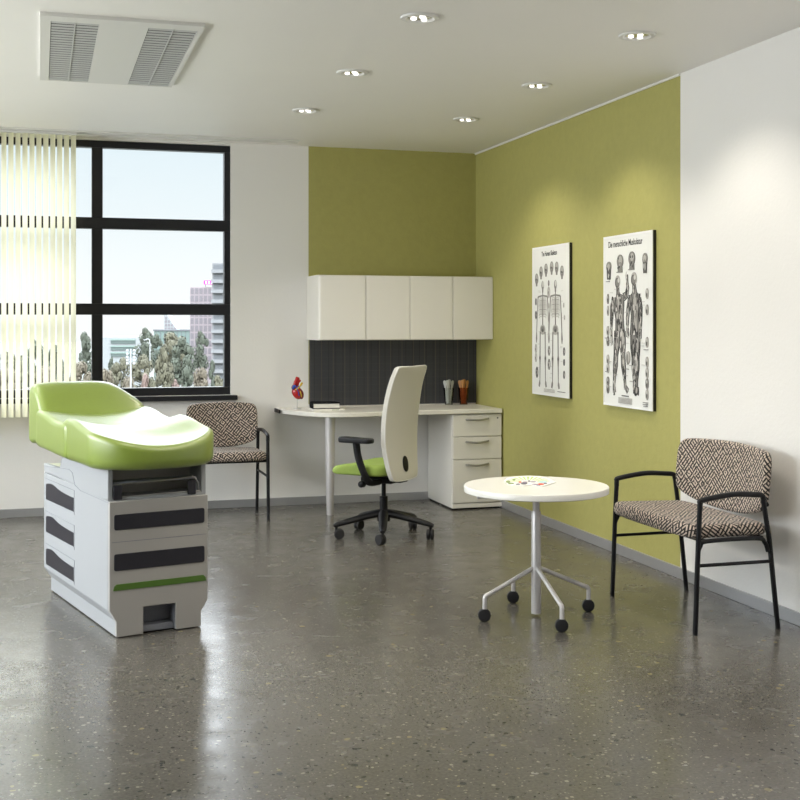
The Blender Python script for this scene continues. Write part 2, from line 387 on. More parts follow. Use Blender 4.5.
def window_frame(name, horiz, vert, axis, pos, depth=.07):
    """horiz: z bands, vert: lateral bands of solid frame; panes between"""
    fm = MB(); a0, a1 = vert[0][0], vert[-1][1]
    def B(m, u0, u1, y0, y1, z0, z1):
        if axis == 'y': m.box(u0, u1, pos + y0, pos + y1, z0, z1)
        else: m.box(pos + y0, pos + y1, u0, u1, z0, z1)
    for z0, z1 in horiz: B(fm, a0, a1, 0, depth, z0, z1)
    for u0, u1 in vert:
        for (za, zb), (zc, zd) in zip(horiz, horiz[1:]): B(fm, u0, u1, .0, depth, zb, zc)
    f = fm.build(name, 'black_frame', kind='structure', smooth=False, bevel=.004)
    for (ua, ub), (uc, ud) in zip(vert, vert[1:]):
        for (za, zb), (zc, zd) in zip(horiz, horiz[1:]):
            m = MB(); B(m, ub - .005, uc + .005, depth * .45, depth * .45 + .006, zb - .005, zc + .005)
            m.build('glass_pane', 'glass', f, smooth=False)
    return f
HB = [(.83, .888), (1.416, 1.497), (2.032, 2.113), (2.612, 2.662)]
VB = [(-1.56, -1.51), (-.596, -.52), (.354, .43), (1.30, 1.344)]
w1 = window_frame('window_1', HB, VB, 'y', YB + .035)
bx(-1.62, 1.385, YB - .05, YB + .105, .795, .829).build('window_sill', 'black_frame', w1, bevel=.003)
window_frame('window_2', [(.9, .96), (2.48, 2.55)], [(2.7, 2.76), (4.46, 4.53), (6.27, 6.34), (8.04, 8.1)], 'x', XL - .12)
# blind track: a thin double channel in the ceiling
tm = MB(); tm.box(XL + .1, 1.80, 8.52, 8.535, ZC - .012, ZC); tm.box(XL + .1, 1.80, 8.60, 8.615, ZC - .012, ZC); tm.box(XL + .1, 1.80, 8.535, 8.60, ZC - .005, ZC)
tm.build('trim_2', 'vent_panel', kind='structure')

# vertical blind: slats are parts of the one blind
bl = thing('vertical_blind', 'cream vertical slat blind hanging drawn to the left of the window', 'blind', (0, 8.567, 0))
bx(-1.55, .245, -.018, .018, 2.652, 2.668).build('head_rail', 'vent_panel', bl)
SX = [.220 - .0455 * i for i in range(34)]
base = None
for i, x in enumerate(SX):
    a = math.radians(-34 + random.uniform(-3, 3))
    if base is None:
        m = MB(); K = 5; wd = .040
        top, bot = 2.650, .715
        zs = [bot, bot + .01, 1.2, 1.8, 2.4, top]
        vv = []; ff = []
        for side in (0, 1):
            for z in zs:
                for k in range(K):
                    t = (k / (K - 1) - .5); vv.append((t * wd, .004 * (1 - 4 * t * t) + side * .0012, z))
        n1 = len(zs) * K
        for j in range(len(zs) - 1):
            for k in range(K - 1):
                q = (j * K + k, j * K + k + 1, (j + 1) * K + k + 1, (j + 1) * K + k); ff.append(q); ff.append(tuple(v + n1 for v in q[::-1]))
        m.add(vv, ff); base = m.build('slat', 'slat', bl, fix=False); o = base
    else:
        o = base.copy(); C.objects.link(o); o.parent = bl
    o.location = (x, 0, 0); o.rotation_euler = (0, 0, a)

# ceiling air unit
av = thing('ceiling_air_grille', 'flat white ceiling air conditioning panel with two grey louvred grilles', 'air vent', (0, 0, ZC))
fp = MB(); x0, x1, y0, y1 = 0.0, .70, 5.33, 6.75
gx = [(.045, .25), (.462, .68)]; gy0, gy1 = 5.42, 6.73
zt, zb_ = 0, -.016
for a, b in ((x0, gx[0][0]), (gx[0][1], gx[1][0]), (gx[1][1], x1)): fp.box(a, b, y0, y1, zb_, zt)
for a, b in gx: fp.box(a, b, y0, gy0, zb_, zt); fp.box(a, b, gy1, y1, zb_, zt)
fp.build('panel', 'vent_panel', av, smooth=False)
for a, b in gx:
    g = bx(a, b, gy0, gy1, -.003, -.001).build('grille', 'dark_void', av, smooth=False)
    s_ = MB()
    n = 26
    for k in range(n):
        y = gy0 + (gy1 - gy0) * (k + .5) / n
        s_.prism([(y - .014, -.0135), (y + .014, -.0155), (y + .014, -.0145), (y - .014, -.0125)], a + .002, b - .002, 0, fn=lambda p, q, r: (r, p, q))
    s_.box((a + b) / 2 - .003, (a + b) / 2 + .003, gy0, gy1, -.0175, -.0157)
    s_.build('louvres', 'slat_metal', g, smooth=False)

# downlights
def dl(x, y, label=None, vis=True):
    t = thing('recessed_downlight', label or 'recessed downlight', 'ceiling light', (x, y, ZC), 0, 'recessed ceiling downlights')
    MB().lathe([(.058, -.001), (.064, -.010), (.082, -.008), (.086, -.001)], 40, cap=False).build('trim_ring', 'trim_white', t)
    MB().lathe([(.0575, -.002), (.050, -.0035), (.030, -.0045), (.002, -.0045)], 32, cap=True).build('reflector', 'reflector', t)
    b = MB()
    for k in range(3):
        an = 2 * PI * k / 3 + .6; b.lathe([(.013, -.004), (.013, -.010), (.007, -.013)], 14, (.028 * math.cos(an), .028 * math.sin(an), 0))
    b.build('bulb', 'lamp', t)
    return t
def spot(x, y):
    l = bpy.data.lights.new('downlight_beam', 'SPOT'); l.energy = SPOT_W; l.color = SPOT_COL; l.spot_size = math.radians(126); l.spot_blend = .6; l.shadow_soft_size = .05
    o = bpy.data.objects.new('downlight_beam', l); C.objects.link(o); o.location = (x, y, ZC - .03)
names = {(1.58, 6.14): 'white recessed ceiling downlight, left one of the middle pair', (1.583, 7.31): 'white recessed ceiling downlight farthest left, nearest the window wall',
         (2.647, 7.33): 'white recessed ceiling downlight in front of the green corner', (2.649, 6.177): 'white recessed ceiling downlight beside the green wall, middle of its row',
         (2.632, 4.976): 'white recessed ceiling downlight nearest the white right-hand wall', (1.577, 4.955): 'white recessed ceiling downlight at the top middle of the picture'}
d0 = None
for (x, y), lab in names.items():
    if d0 is None: d0 = dl(x, y, lab); o = d0
    else: o = copy_tree(d0); o.location = (x, y, ZC); o['label'] = lab
    spot(x, y)
for x, y in ((2.64, 3.77), (1.58, 3.77), (.5, 4.95), (-1.2, 4.9), (-1.2, 7.3)): spot(x, y)

# ------------------------------------------------------------------ wall cupboards, tackboard, desk
cb = thing('wall_cupboard', 'long white overhead wall cupboard with four flat doors above the desk', 'cupboard', (1.911, 8.42, 1.232))
W_, D_, H_ = XR - 1.911 - .002, YB - 8.42, .472
MB().prism([(0, .03), (.008, .010), (.02, .018), (W_, .018), (W_, D_), (.0, D_)], 0, H_).build('cabinet_body', 'white_lam', cb, bevel=.003)
db = [0, 2.268 - 1.911, 2.603 - 1.911, 2.937 - 1.911, W_]
for i in range(4):
    a, b = db[i] + (.002 if i else 0), db[i + 1] - .002
    poly = [(a, 0), (b, 0), (b, .017), (a, .017)]
    if i == 0: poly = [(.03, 0), (b, 0), (b, .017), (.02, .017), (.006, .012), (.014, .004)]
    MB().prism(poly, .004, H_ - .004).build('door', 'white_lam', cb, bevel=.0025)

tb = tag(bx(0, XR - 1.932, -.02, 0, 0, 1.232 - .738).build('tackboard', 'tack', None, bevel=.002), 'charcoal fabric tackboard with faint grid between desk and cupboards', 'pinboard')
tb.location = (1.930, YB - .0005, .738)

DZ = .73
dt = thing('desk', 'white L-end desk with rounded left end on one metal leg', 'desk', (0, 0, 0))
dt['label'] = 'long white wall desk with bowed rounded left end and one metal leg'
curve = [(1.675, 8.797), (1.672, 8.70), (1.70, 8.55), (1.76, 8.38), (1.84, 8.24), (1.93, 8.155), (2.03, 8.125), (2.16, 8.13), (2.36, 8.165), (2.62, 8.195), (2.9, 8.20)]
pl = [(p.x, p.y) for p in bez([(a, b, 0) for a, b in curve], 5)] + [(3.243, 8.20), (3.243, 8.797)]
MB().prism(pl, DZ - .032, DZ).build('desk_top', 'white_lam', dt, bevel=.004)
MB().prism([(1.664, 8.60), (1.671, 8.60), (1.671, 8.79), (1.664, 8.79)], DZ - .03, DZ - .003).build('end_cap', 'black_plastic', dt, label='black end cap')
MB().lathe([(.023, 0), (.025, .004), (.034, .40), (.037, DZ - .035)], 28, (1.965, 8.27, 0)).build('leg', 'silver', dt)
bx(1.93, 3.24, 8.765, 8.775, DZ, DZ + .006).build('back_upstand', 'white_lam', dt)

pd = thing('drawer_pedestal', 'white three-drawer pedestal under the right end of the desk', 'drawer unit', (2.862, 8.22, 0))
PW, PH = .384, DZ - .034
bx(0, PW, .018, .57, .012, PH).build('pedestal_body', 'white_lam', pd, bevel=.002)
bx(.01, PW - .01, .03, .56, 0, .012).build('base_shadow_strip', 'black_plastic', pd)  # black strip standing in for the thin shadow under the pedestal
bx(0, PW, .0, .018, .012, .044).build('bottom_rail', 'white_lam', pd, bevel=.002)
for i, (z0, z1) in enumerate(((.050, .361), (.366, .527), (.532, PH - .005))):
    d = bx(.003, PW - .003, -.004, .017, z0, z1).build('drawer', 'white_lam', pd, bevel=.003)
    zc = z1 - .038
    MB().tube(bez([(.105, -.004, zc + .002), (.118, -.022, zc + .003), (.19, -.032, zc - .002), (.262, -.022, zc + .006), (.276, -.004, zc + .008)], 6), [.0075] * 25, 10).build('handle', 'handle', d)
    if i == 2: MB().lathe([(.006, -.006), (.006, -.003)], 14, (PW - .035, 0, z1 - .028), ax='y').build('lock', 'black_metal', d)

# ------------------------------------------------------------------ desk items
ht = thing('heart_model', 'red anatomical heart model on a small stand at the desk\'s left end', 'anatomical model', (1.798, 8.60, DZ))
MB().lathe([(.030, 0), (.030, .004), (.022, .007), (.004, .008), (.003, .075)], 24).build('stand', 'chrome', ht)
hz = .118
ol = [(.036 * math.cos(2 * PI * k / 24), .042 * math.sin(2 * PI * k / 24)) for k in range(24)]
body = MB(); vv = []; NN = 20
def sph(cx, cy, cz, rx, ry, rz, tilt=0, lump=0, n=18, m=12):
    vs_ = []; fs = []
    for j in range(m + 1):
        ph = PI * j / m
        for k in range(n):
            a = 2 * PI * k / n; l = 1 + lump * math.sin(3 * a + 2 * ph) * math.sin(ph)
            x, y, z = rx * math.sin(ph) * math.cos(a) * l, ry * math.sin(ph) * math.sin(a) * l, -rz * math.cos(ph)
            x, z = x * math.cos(tilt) - z * math.sin(tilt), x * math.sin(tilt) + z * math.cos(tilt)
            vs_.append((cx + x, cy + y, cz + z))
    for j in range(m):
        for k in range(n): fs.append((j * n + k, j * n + (k + 1) % n, (j + 1) * n + (k + 1) % n, (j + 1) * n + k))
    return vs_, fs
body.add(*sph(.0, 0, hz, .038, .034, .050, .45, .06)); body.add(*sph(-.018, 0, hz + .038, .026, .026, .026, 0, .05), mi=1)
body.add(*sph(.020, -.006, hz - .006, .024, .028, .042, .3, .04), mi=1)
body.build('heart', ['heart_red', 'heart_dark'], ht)
v = MB(); v.tube(bez([(-.020, 0, hz + .03), (-.018, -.004, hz + .065), (-.006, -.004, hz + .093), (.002, 0, hz + .112)], 5), .0135, 12)
v.tube(bez([(.0, 0, hz + .05), (.006, -.004, hz + .075), (.022, 0, hz + .092)], 5), .0085, 10); v.tube([(.012, 0, hz + .09), (.010, 0, hz + .112)], .006, 10)
v.build('aorta', 'heart_red', ht)
v = MB(); v.tube(bez([(-.034, -.016, hz + .030), (-.030, -.020, hz + .048), (-.018, -.020, hz + .050)], 5), .009, 10); v.tube(bez([(.005, -.032, hz - .02), (.0, -.034, hz + .01), (-.01, -.03, hz + .04), (.012, -.02, hz + .05)], 5), .0032, 8)
v.build('vein', 'heart_blue', ht, label='blue vein')
v = MB(); v.tube(bez([(-.02, -.026, hz + .024), (.0, -.030, hz + .036), (.018, -.02, hz + .052), (.034, -.008, hz + .072)], 5), [.005] * 11 + [.008] * 5, 8); v.tube(bez([(.014, -.034, hz + .015), (.022, -.034, hz - .015), (.026, -.0195, hz - .035)], 5), .0045, 8)
v.build('fatty_tissue', 'heart_yellow', ht, label='yellow fatty vessel')

bk = thing('book', 'black hardback book lying on the white booklet on the desk', 'book', (1.968, 8.45, DZ + .0125), math.radians(-3))
cov = MB(); cov.box(-.098, .098, -.078, .075, 0, .006); cov.box(-.098, .098, -.078, .075, .037, .046); cov.box(-.098, -.094, -.075, .075, .006, .037)
cov.build('cover', 'book_black', bk, bevel=.001)
bx(-.094, .094, -.071, .071, .006, .037).build('page_block', 'pages', bk)
bk2 = thing('booklet', 'white booklet lying under the black book on the desk', 'booklet', (1.975, 8.44, DZ + .0005), math.radians(2))
bx(-.112, .112, -.09, .09, 0, .012).build('page_block', 'pages', bk2, bevel=.001)
bx(.02, .07, -.0908, -.0900, .004, .008).build('spine_mark', 'green_stripe', bk2, label='small green mark on the edge')

def cup(x, y, glassmat, stickmat, label, cat_label, wood):
    c = tag(MB().lathe([(.028, 0), (.030, .002), (.041, .130), (.039, .130), (.029, .006), (.001, .006)], 28, cap=False).build('glass', glassmat), label, 'glass')
    c.location = (x, y, DZ + .0005)
    P = [(-.016, .006, -.13, .04), (-.008, -.012, -.04, -.05), (.008, .012, .03, .05), (.014, -.006, .14, 0), (.004, .0, .07, .06)]
    lb = cat_label
    first = None
    for i, (dx, dy, tx, ty) in enumerate(P):
        if first is None:
            m = MB()
            w0 = .007
            pts = [(-w0, 0)] + [(-w0 * 1.15, .13)] + [(-w0 * 1.7, .155)] + [(w0 * 1.7 * math.cos(a), .165 + w0 * 1.5 * math.sin(a)) for a in [PI - PI * k / 8 for k in range(9)]] + [(w0 * 1.7, .155), (w0 * 1.15, .13), (w0, 0)]
            m.prism(pts, -.0025, .0025, fn=lambda p, q, r: (p, r, q))
            o = m.build('wooden_spatula' if wood else 'plastic_spatula', stickmat, bevel=.0012); first = o
        else: o = first.copy(); C.objects.link(o)
        o.location = (x + dx * .6, y + dy * .6, DZ + .009 + .003 * (i % 3)); o.rotation_euler = (-ty, tx * 1.15, (i - 2) * .35); o.scale = (1, 1, 1.02)
        tag(o, lb, 'spatula', ('wooden' if wood else 'grey') + ' spatulas standing in the glass')
cup(3.005, 8.715, 'clear', 'stick_grey', 'clear glass of grey spatulas, left of the two on the desk', 'pale grey spatula standing in the clear glass on the desk', False)
cup(3.126, 8.715, 'copper', 'wood', 'brown glass of wooden spatulas, right of the two on the desk', 'brown wooden spatula standing in the brown glass on the desk', True)

# ------------------------------------------------------------------ exam table (local x across, y towards the head end)
ex = thing('examination_table', 'white examination table with lime green cushion and dark drawer pulls', 'examination table', (.311, 5.293, 0), math.atan2(.242, .970))
x0, x1 = -.03, .417
# lower plinth + body
pb = MB(); pb.prism([(.0, .004), (.12, .004), (.12, .075), (.268, .075), (.268, .004), (.385, .004), (.385, 1.065), (.0, 1.065)], 0.004, .10)
pb.prism([(x0, .012), (x1, .012), (x1, 1.085), (x0, 1.085)], .118, .60)
# chamfer between plinth and body
n0 = [(.0, .004, .07), (.385, .004, .07), (.385, 1.065, .07), (.0, 1.065, .07)]; n1_ = [(x0, .012, .12), (x1, .012, .12), (x1, 1.085, .12), (x0, 1.085, .12)]
pb.add([(.0, .004, .07), (.0, 1.065, .07), (x0, 1.085, .12), (x0, .012, .12), (.01, .012, .12), (.01, 1.065, .12)], [(0, 1, 2, 3), (0, 3, 4), (1, 5, 2), (2, 5, 4, 3), (0, 4, 5, 1)])
pb.add([(.385, .004, .07), (.385, 1.065, .07), (x1, 1.085, .12), (x1, .012, .12), (.375, .012, .12), (.375, 1.065, .12)], [(0, 1, 2, 3), (0, 3, 4), (1, 5, 2), (2, 5, 4, 3), (0, 4, 5, 1)])
pb.build('base', 'white_plastic', ex, bevel=.004)
# front panel with pull recess cut out at the bottom
fpz = MB()
def fpoly(poly, y0_, y1_, mb, mi=0): mb.prism(poly, y0_, y1_, mi, fn=lambda p, q, r: (p, r, q))
fpoly([(.0, .004), (.12, .004), (.12, .122), (.268, .122), (.268, .004), (.385, .004), (.385, .07), (x1, .12), (x1, .587), (x0, .587), (x0, .12), (.0, .07)], -.012, .0115, fpz)
fpz.build('front_panel', 'front_plastic', ex, bevel=.003)
rc = MB(); rc.box(.1205, .2675, .071, .0745, .005, .117); rc.box(.1205, .1215, .003, .071, .005, .117); rc.box(.2665, .2675, .003, .071, .005, .117); rc.box(.1205, .2675, .003, .0745, .1172, .1178)
rc.build('foot_pull', 'recess', ex, smooth=False); bx(.122, .266, .012, .071, .006, .034).build('pull_ledge', 'recess', ex, bevel=.003)
for z0, z1 in ((.465, .531), (.290, .362)):
    m = MB(); fpoly(rrect(-.010, .400, z0, z1, .009), -.016, -.0105, m); m.build('drawer_pull', 'dark_panel', ex, bevel=.0015, label='charcoal drawer pull strip')
m = MB(); fpoly([(-.014, .205), (.408, .205), (.405, .222), (.395, .232), (-.000, .232), (-.010, .224)], -.0155, -.0105, m); m.build('accent_strip', 'green_stripe', ex, label='green accent strip', bevel=.001)
m = MB()
for z in (.412,): m.box(x0 + .01, x1 - .01, -.0128, -.0118, z, z + .0022)
m.build('drawer_seam', 'recess', ex)
# left side: raised panel + rear shoulder, seams, three drawers
def spoly(poly, xa, xb, mb): mb.prism(poly, xa, xb, 0, fn=lambda p, q, r: (r, p, q))
m = MB(); spoly([(.0115, .588), (.0115, .727), (.74, .716), (.79, .65), (1.085, .645), (1.085, .602), (.75, .602)], x0, x0 + .022, m)
m.build('side_panel', 'white_plastic', ex, bevel=.003)
m = MB(); spoly([(.0115, .588), (.0115, .727), (.74, .716), (.79, .65), (1.085, .645), (1.085, .602), (.75, .602)], x1 - .022, x1, m)
m.build('side_panel', 'white_plastic', ex, bevel=.003)
bx(x0 + .022, x1 - .022, .16, .77, .60, .70).build('upper_box', 'front_plastic', ex)
bx(x0 + .023, x1 - .023, .775, 1.08, .636, .642).build('tray', 'cream', ex, bevel=.002)
m = MB(); m.tube([(x0 - .0005, y, z) for y, z in ((.0, .583), (.43, .585), (.52, .60), (.56, .652), (.62, .662), (1.08, .632))], .0013, 6)
m.build('shell_seam', 'recess', ex)
for z0 in (.471, .308, .145):
    y0_, y1_ = .540, 1.040
    m = MB(); m.tube([(x0 - .0004, y0_ - .012, z0 - .012), (x0 - .0004, y0_ - .012, z0 + .102), (x0 - .0004, y1_ + .012, z0 + .102)], .0013, 6); m.build('drawer_seam', 'recess', ex)
    top = bez([(y0_, z0 + .066, 0), (y0_ + .15, z0 + .068, 0), (y0_ + .27, z0 + .074, 0), (y0_ + .38, z0 + .086, 0), (y1_ - .03, z0 + .080, 0), (y1_, z0 + .072, 0)], 5)
    poly = [(y0_, z0 + .002), (y1_, z0 - .002)] + [(p.x, p.y) for p in top[::-1]]
    m = MB(); spoly(poly, x0 - .002, x0 + .004, m); dd = m.build('side_drawer_pull', 'dark_panel', ex, label='charcoal recessed side pull')
# open bay under the cushion: rail with two dark brackets
m = MB(); m.tube(fillet([(x0 + .024, .02, .655), (.395 - .03, .02, .668), (.395 - .012, .02, .64), (.385, .02, .61)], .012), .0035, 8); m.tube([(x0 + .022, .02, .602), (.393, .02, .604)], .0035, 8)
m.build('paper_rail', 'handle', ex, label='thin metal rail')
bx(x0 + .023, x1 - .04, .02, .09, .658, .667).build('rail_shelf', 'recess', ex, bevel=.002)
for u in (-.006, .330): bx(u, u + .037, .004, .012, .592, .655).build('bracket', 'dark_panel', ex, bevel=.002, label='small black bracket')
# cushions
def sup(x0, x1, y0, y1, rf, rk, n=10):
    o = []
    for cx, cy, rx, ry, a in ((x1 - rf[0], y0 + rf[1], rf[0], rf[1], -PI / 2), (x1 - rk[0], y1 - rk[1], rk[0], rk[1], 0), (x0 + rk[0], y1 - rk[1], rk[0], rk[1], PI / 2), (x0 + rf[0], y0 + rf[1], rf[0], rf[1], PI)):
        o += [(cx + rx * math.cos(a + PI / 2 * k / n), cy + ry * math.sin(a + PI / 2 * k / n)) for k in range(n + 1)]
    # densify straight runs
    out = []
    for i in range(len(o)):
        a, b = o[i], o[(i + 1) % len(o)]; L_ = math.hypot(b[0] - a[0], b[1] - a[1]); k = max(1, int(L_ / .03))
        if L_ < 1e-5: continue
        out += [(a[0] + (b[0] - a[0]) * j / k, a[1] + (b[1] - a[1]) * j / k) for j in range(k)]
    return out
def ss(a, b, x): t = max(0, min(1, (x - a) / (b - a))); return t * t * (3 - 2 * t)
CU = .18; 
def z_front(u, v):
    e = abs(u - CU) / .28
    return .830 + .058 * e * e + .042 * ss(.02, .36, v) * (1 - .35 * e) + .012 * ss(-.12, .35, v) - .03 * ss(.40, .52, v)
def zbot(u, v): return .727 + .004 * ss(.4, .8, v)
MB().pillow(sup(-.105, .460, -.14, .52, (.24, .20), (.08, .07)), z_front, zbot, .032, .04).build('seat_cushion', 'cushion', ex, ang=80)
def z_mid(u, v):
    e = abs(u - CU) / .30
    return .870 + .036 * e * e + .030 * ss(.55, .85, v)
MB().pillow(sup(-.112, .462, .36, .985, (.07, .05), (.09, .08)), z_mid, lambda u, v: .735 + .012 * ss(.5, 1.0, v), .035, .03).build('middle_cushion', 'cushion', ex, ang=80)
def z_head(u, v):
    e = abs(u - CU + .02) / .28
    return .885 + (.170 - .0 * e) * ss(.84, 1.10, v) ** .8 - .05 * ss(1.12, 1.24, v) - .02 * e ** 4
def head_fn(x, y, z):
    k = ss(.92, 1.06, z)                       # the raised end narrows toward its crest on the right
    if x > CU: x = CU + (x - CU) * (1 - .42 * k)
    return (x, y, z)
MB().pillow(sup(-.088, .455, .80, 1.225, (.05, .05), (.10, .08)), z_head, lambda u, v: .752 - .012 * ss(1.0, 1.2, v), .040, .03, fn=head_fn, rings=10).build('head_cushion', 'cushion', ex, ang=80)

# ------------------------------------------------------------------ guest chairs (local: faces -y, width along x)
def guest_chair(label, W, D, loc, rz):
    t = thing('guest_chair', label, 'chair', loc, rz, 'patterned guest armchairs')
    h = W / 2; r = .0115
    SZ = .425
    # seat
    hw = h - .02
    def zt_(u, v): return SZ + .042 + .008 * math.cos(u / hw * 1.3) - .018 * ss(.25, .45, v - (-D / 2 - .0)) * 0 - .010 * (v / D)
    out = []
    for x, y in rrect(-hw, hw, -D / 2 - .012, D / 2 - .015, .045, 6): out.append((x, y))
    dens = []
    for i in range(len(out)):
        a, b = out[i], out[(i + 1) % len(out)]; L_ = math.hypot(b[0] - a[0], b[1] - a[1]); k = max(1, int(L_ / .04))
        dens += [(a[0] + (b[0] - a[0]) * j / k, a[1] + (b[1] - a[1]) * j / k) for j in range(k)]
    bowed = [(x, y - (.030 * (1 - (x / hw) ** 2) if y < 0 else 0)) for x, y in dens]
    MB().pillow(bowed, zt_, lambda u, v: SZ - .012, .028, .022).build('seat', 'weave', t)
    # back: outline in x / height, bent in plan and leaning
    bw_, z0, z1 = h - .016, .468, .788
    ol = []
    ctrl = [(-bw_ * .86, z0 + .045), (-bw_ * .5, z0 + .012), (0, z0), (bw_ * .5, z0 + .012), (bw_ * .86, z0 + .045), (bw_ * .985, z0 + .09), (bw_, z0 + .20), (bw_ * .99, z1 - .06), (bw_ * .93, z1 - .022),
            (bw_ * .75, z1 - .006), (0, z1 + .004), (-bw_ * .75, z1 - .006), (-bw_ * .93, z1 - .022), (-bw_ * .99, z1 - .06), (-bw_, z0 + .20), (-bw_ * .985, z0 + .09)]
    q = [Vector((a, b, 0)) for a, b in ctrl]; n = len(q); ol = []
    for i in range(n):
        a, b, c, d = q[i - 1], q[i], q[(i + 1) % n], q[(i + 2) % n]
        for k in range(5):
            s = k / 5; p = .5 * ((2 * b) + (c - a) * s + (2 * a - 5 * b + 4 * c - d) * s * s + (3 * b - a - 3 * c + d) * s ** 3); ol.append((p.x, p.y))
    def fn(u, v, z): # z: thickness toward the sitter
        return (u, D / 2 + .0 + .045 * (1 - 0) - z - .05 * (u / bw_) ** 2 + (v - z0) * .10 - .02, v)
    MB().pillow(ol, lambda u, v: .045 - .006 * (u / bw_) ** 2, lambda u, v: 0, .018, .015, fn=fn).build('backrest', 'weave', t)
    yb, yf = D / 2 + .0, -D / 2
    for s in (-1, 1):
        x = s * (h - .012)
        MB().tube(fillet([(x, yb + .022, 0), (x * .995, yb - .022, .41), (x * .98, yb - .048, .572)], .05), r, 12).build('leg', 'black_metal', t)
        MB().tube(bez([(x, yf - .004, 0), (x, yf + .012, .40), (x, yf + .020, .555)], 6), r, 12).build('leg', 'black_metal', t)
        m = MB(); m.tube(bez([(x, yf + .020, .545), (x, yf + .021, .570), (x, yf + .034, .584), (x, (yf + yb) / 2 - .02, .603), (x * .99, yb - .10, .598), (x * .985, yb - .056, .592), (x * .985, yb - .046, .570)], 6), .0125, 12, flat=1.0)
        m.build('armrest', 'black_metal', t)
        m = MB(); m.tube([(x, yf + .01, .30), (x, yb - .012, .30)], .008, 10); m.build('side_stretcher', 'black_metal', t)
        m = MB(); m.tube(bez([(x, yf + .008, .345), (x, yf + .022, .385), (x, yf + .06, .405), (x, yb - .09, .405), (x, yb - .045, .385), (x, yb - .028, .345)], 6), .010, 10); m.build('side_rail', 'black_metal', t)
    MB().tube([(-h + .012, yf + .045, .405), (h - .012, yf + .045, .405)], .010, 10).build('seat_rail', 'black_metal', t)
    MB().tube([(-h + .012, yb - .06, .405), (h - .012, yb - .06, .405)], .010, 10).build('seat_rail', 'black_metal', t)
    for s in (-1, 1): MB().tube([(s * (h - .012), yb - .032, .55), (s * (h - .10), yb - .012, .56)], .009, 8).build('back_mount', 'black_metal', t)
    return t
guest_chair('wide black-framed armchair in black and beige fabric against the white right-hand wall', .81, .388, (2.919, 5.010, 0), -PI / 2)
guest_chair('black-framed armchair in black and beige fabric under the window, behind the examination table', .54, .43, (1.245, 8.375, 0), 0)

# ------------------------------------------------------------------ casters
def caster(parent, x, y, ang, rad, matn, stem_top, stem_mat, wid=.02, name='caster', trail=.018):
    c = MB(); ca, sa = math.cos(ang), math.sin(ang)
    st = MB().tube([(x, y, rad * 1.15), (x, y, stem_top)], .009, 12).tube([(x, y, rad * 1.45), (x + ca * .012, y + sa * .012, rad)], .010, 10)
    o = st.build(name, stem_mat, parent)
    for s in (-1, 1):
        m = MB(); prof = [(rad * .3, -wid * .5), (rad * .85, -wid * .5), (rad, -wid * .3), (rad, wid * .3), (rad * .85, wid * .5), (rad * .3, wid * .5)]
        vv0 = len(m.v); m.lathe(prof, 24, ax='x')
        off = s * wid * .62
        pts = []
        for (px_, py_, pz_) in m.v:
            lx = px_ + off; ly = py_
            pts.append((x + ca * trail - sa * lx + ca * ly, y + sa * trail + ca * lx + sa * ly, pz_ + rad))
        m.v = pts; m.build('wheel', matn, o)
    return o

# ------------------------------------------------------------------ office chair (local x forward)
oc = thing('office_chair', 'swivel office chair with white mesh back and green seat at the desk', 'chair', (2.093, 7.338, 0), math.radians(134))
R0 = math.radians(134)
for k, a in enumerate((35, 103, 181, 253, 326)):
    A_ = math.radians(a) - R0; ca, sa = math.cos(A_), math.sin(A_)
    m = MB(); P = [(.02, .150), (.12, .132), (.22, .110), (.30, .092), (.328, .082)]
    m.tube([(r_ * ca, r_ * sa, z) for r_, z in P], [.034, .030, .027, .023, .014], 12, flat=.72, up=(0, 0, 1)); m.build('base_arm', 'black_plastic', oc)
    caster(oc, .310 * ca, .310 * sa, A_ + .9 + k, .032, 'wheel', .090, 'black_plastic')
MB().lathe([(.040, .098), (.042, .15), (.034, .165), (.026, .17), (.026, .255), (.014, .258), (.014, .35)], 28).build('gas_column', 'black_plastic', oc)
m = MB(); m.box(-.10, .13, -.075, .075, .345, .385); m.box(-.155, -.05, -.05, .05, .352, .378); m.build('seat_mechanism', 'black_plastic', oc, bevel=.015, seg=3)
m = MB(); m.tube([(.02, .07, .362), (.03, .20, .355)], .008, 10); m.lathe([(.016, .19), (.022, .205), (.020, .232), (.010, .24)], 16, (.03, 0, .355), ax='y'); m.build('adjuster_knob', 'black_plastic', oc)
m = MB(); m.tube(bez([(-.03, .10, .36), (-.02, .20, .365), (-.01, .245, .41), (.03, .258, .52), (.045, .262, .615)], 6), .023, 10, flat=.75); LA = m.build('arm_support', 'black_plastic', oc)
m = MB(); m.pillow(rrect(-.075, .165, .225, .30, .03, 5), lambda u, v: .645 + .004 * (u > .1), lambda u, v: .615, .010, .010); m.build('arm_pad', 'black_plastic', oc)
m = MB(); m.tube(bez([(-.03, -.10, .36), (-.02, -.20, .365), (-.01, -.245, .41), (.03, -.258, .52), (.045, -.262, .615)], 6), .019, 10, flat=.7); m.build('arm_support', 'black_plastic', oc)
m = MB(); m.pillow(rrect(-.075, .165, -.30, -.225, .03, 5), lambda u, v: .645, lambda u, v: .615, .010, .010); m.build('arm_pad', 'black_plastic', oc)
sd = []
so = sup(-.115, .285, -.225, .222, (.09, .09), (.09, .09), 8)
MB().pillow(so, lambda u, v: .470 - .028 * ss(.12, .31, u) + .008 * (v / .23) ** 2 - .0 * u, lambda u, v: .405 - .022 * ss(.15, .3, u) * 0 + .0, .028, .016).build('seat', 'seat_green', oc)
def bxp(z):
    P = [(.36, -.142), (.46, -.128), (.56, -.116), (.66, -.114), (.80, -.124), (.95, -.150), (1.05, -.182), (1.10, -.210)]
    for (a, b), (c, d) in zip(P, P[1:]):
        if z <= c: return b + (d - b) * max(0, (z - a)) / (c - a)
    return P[-1][1]
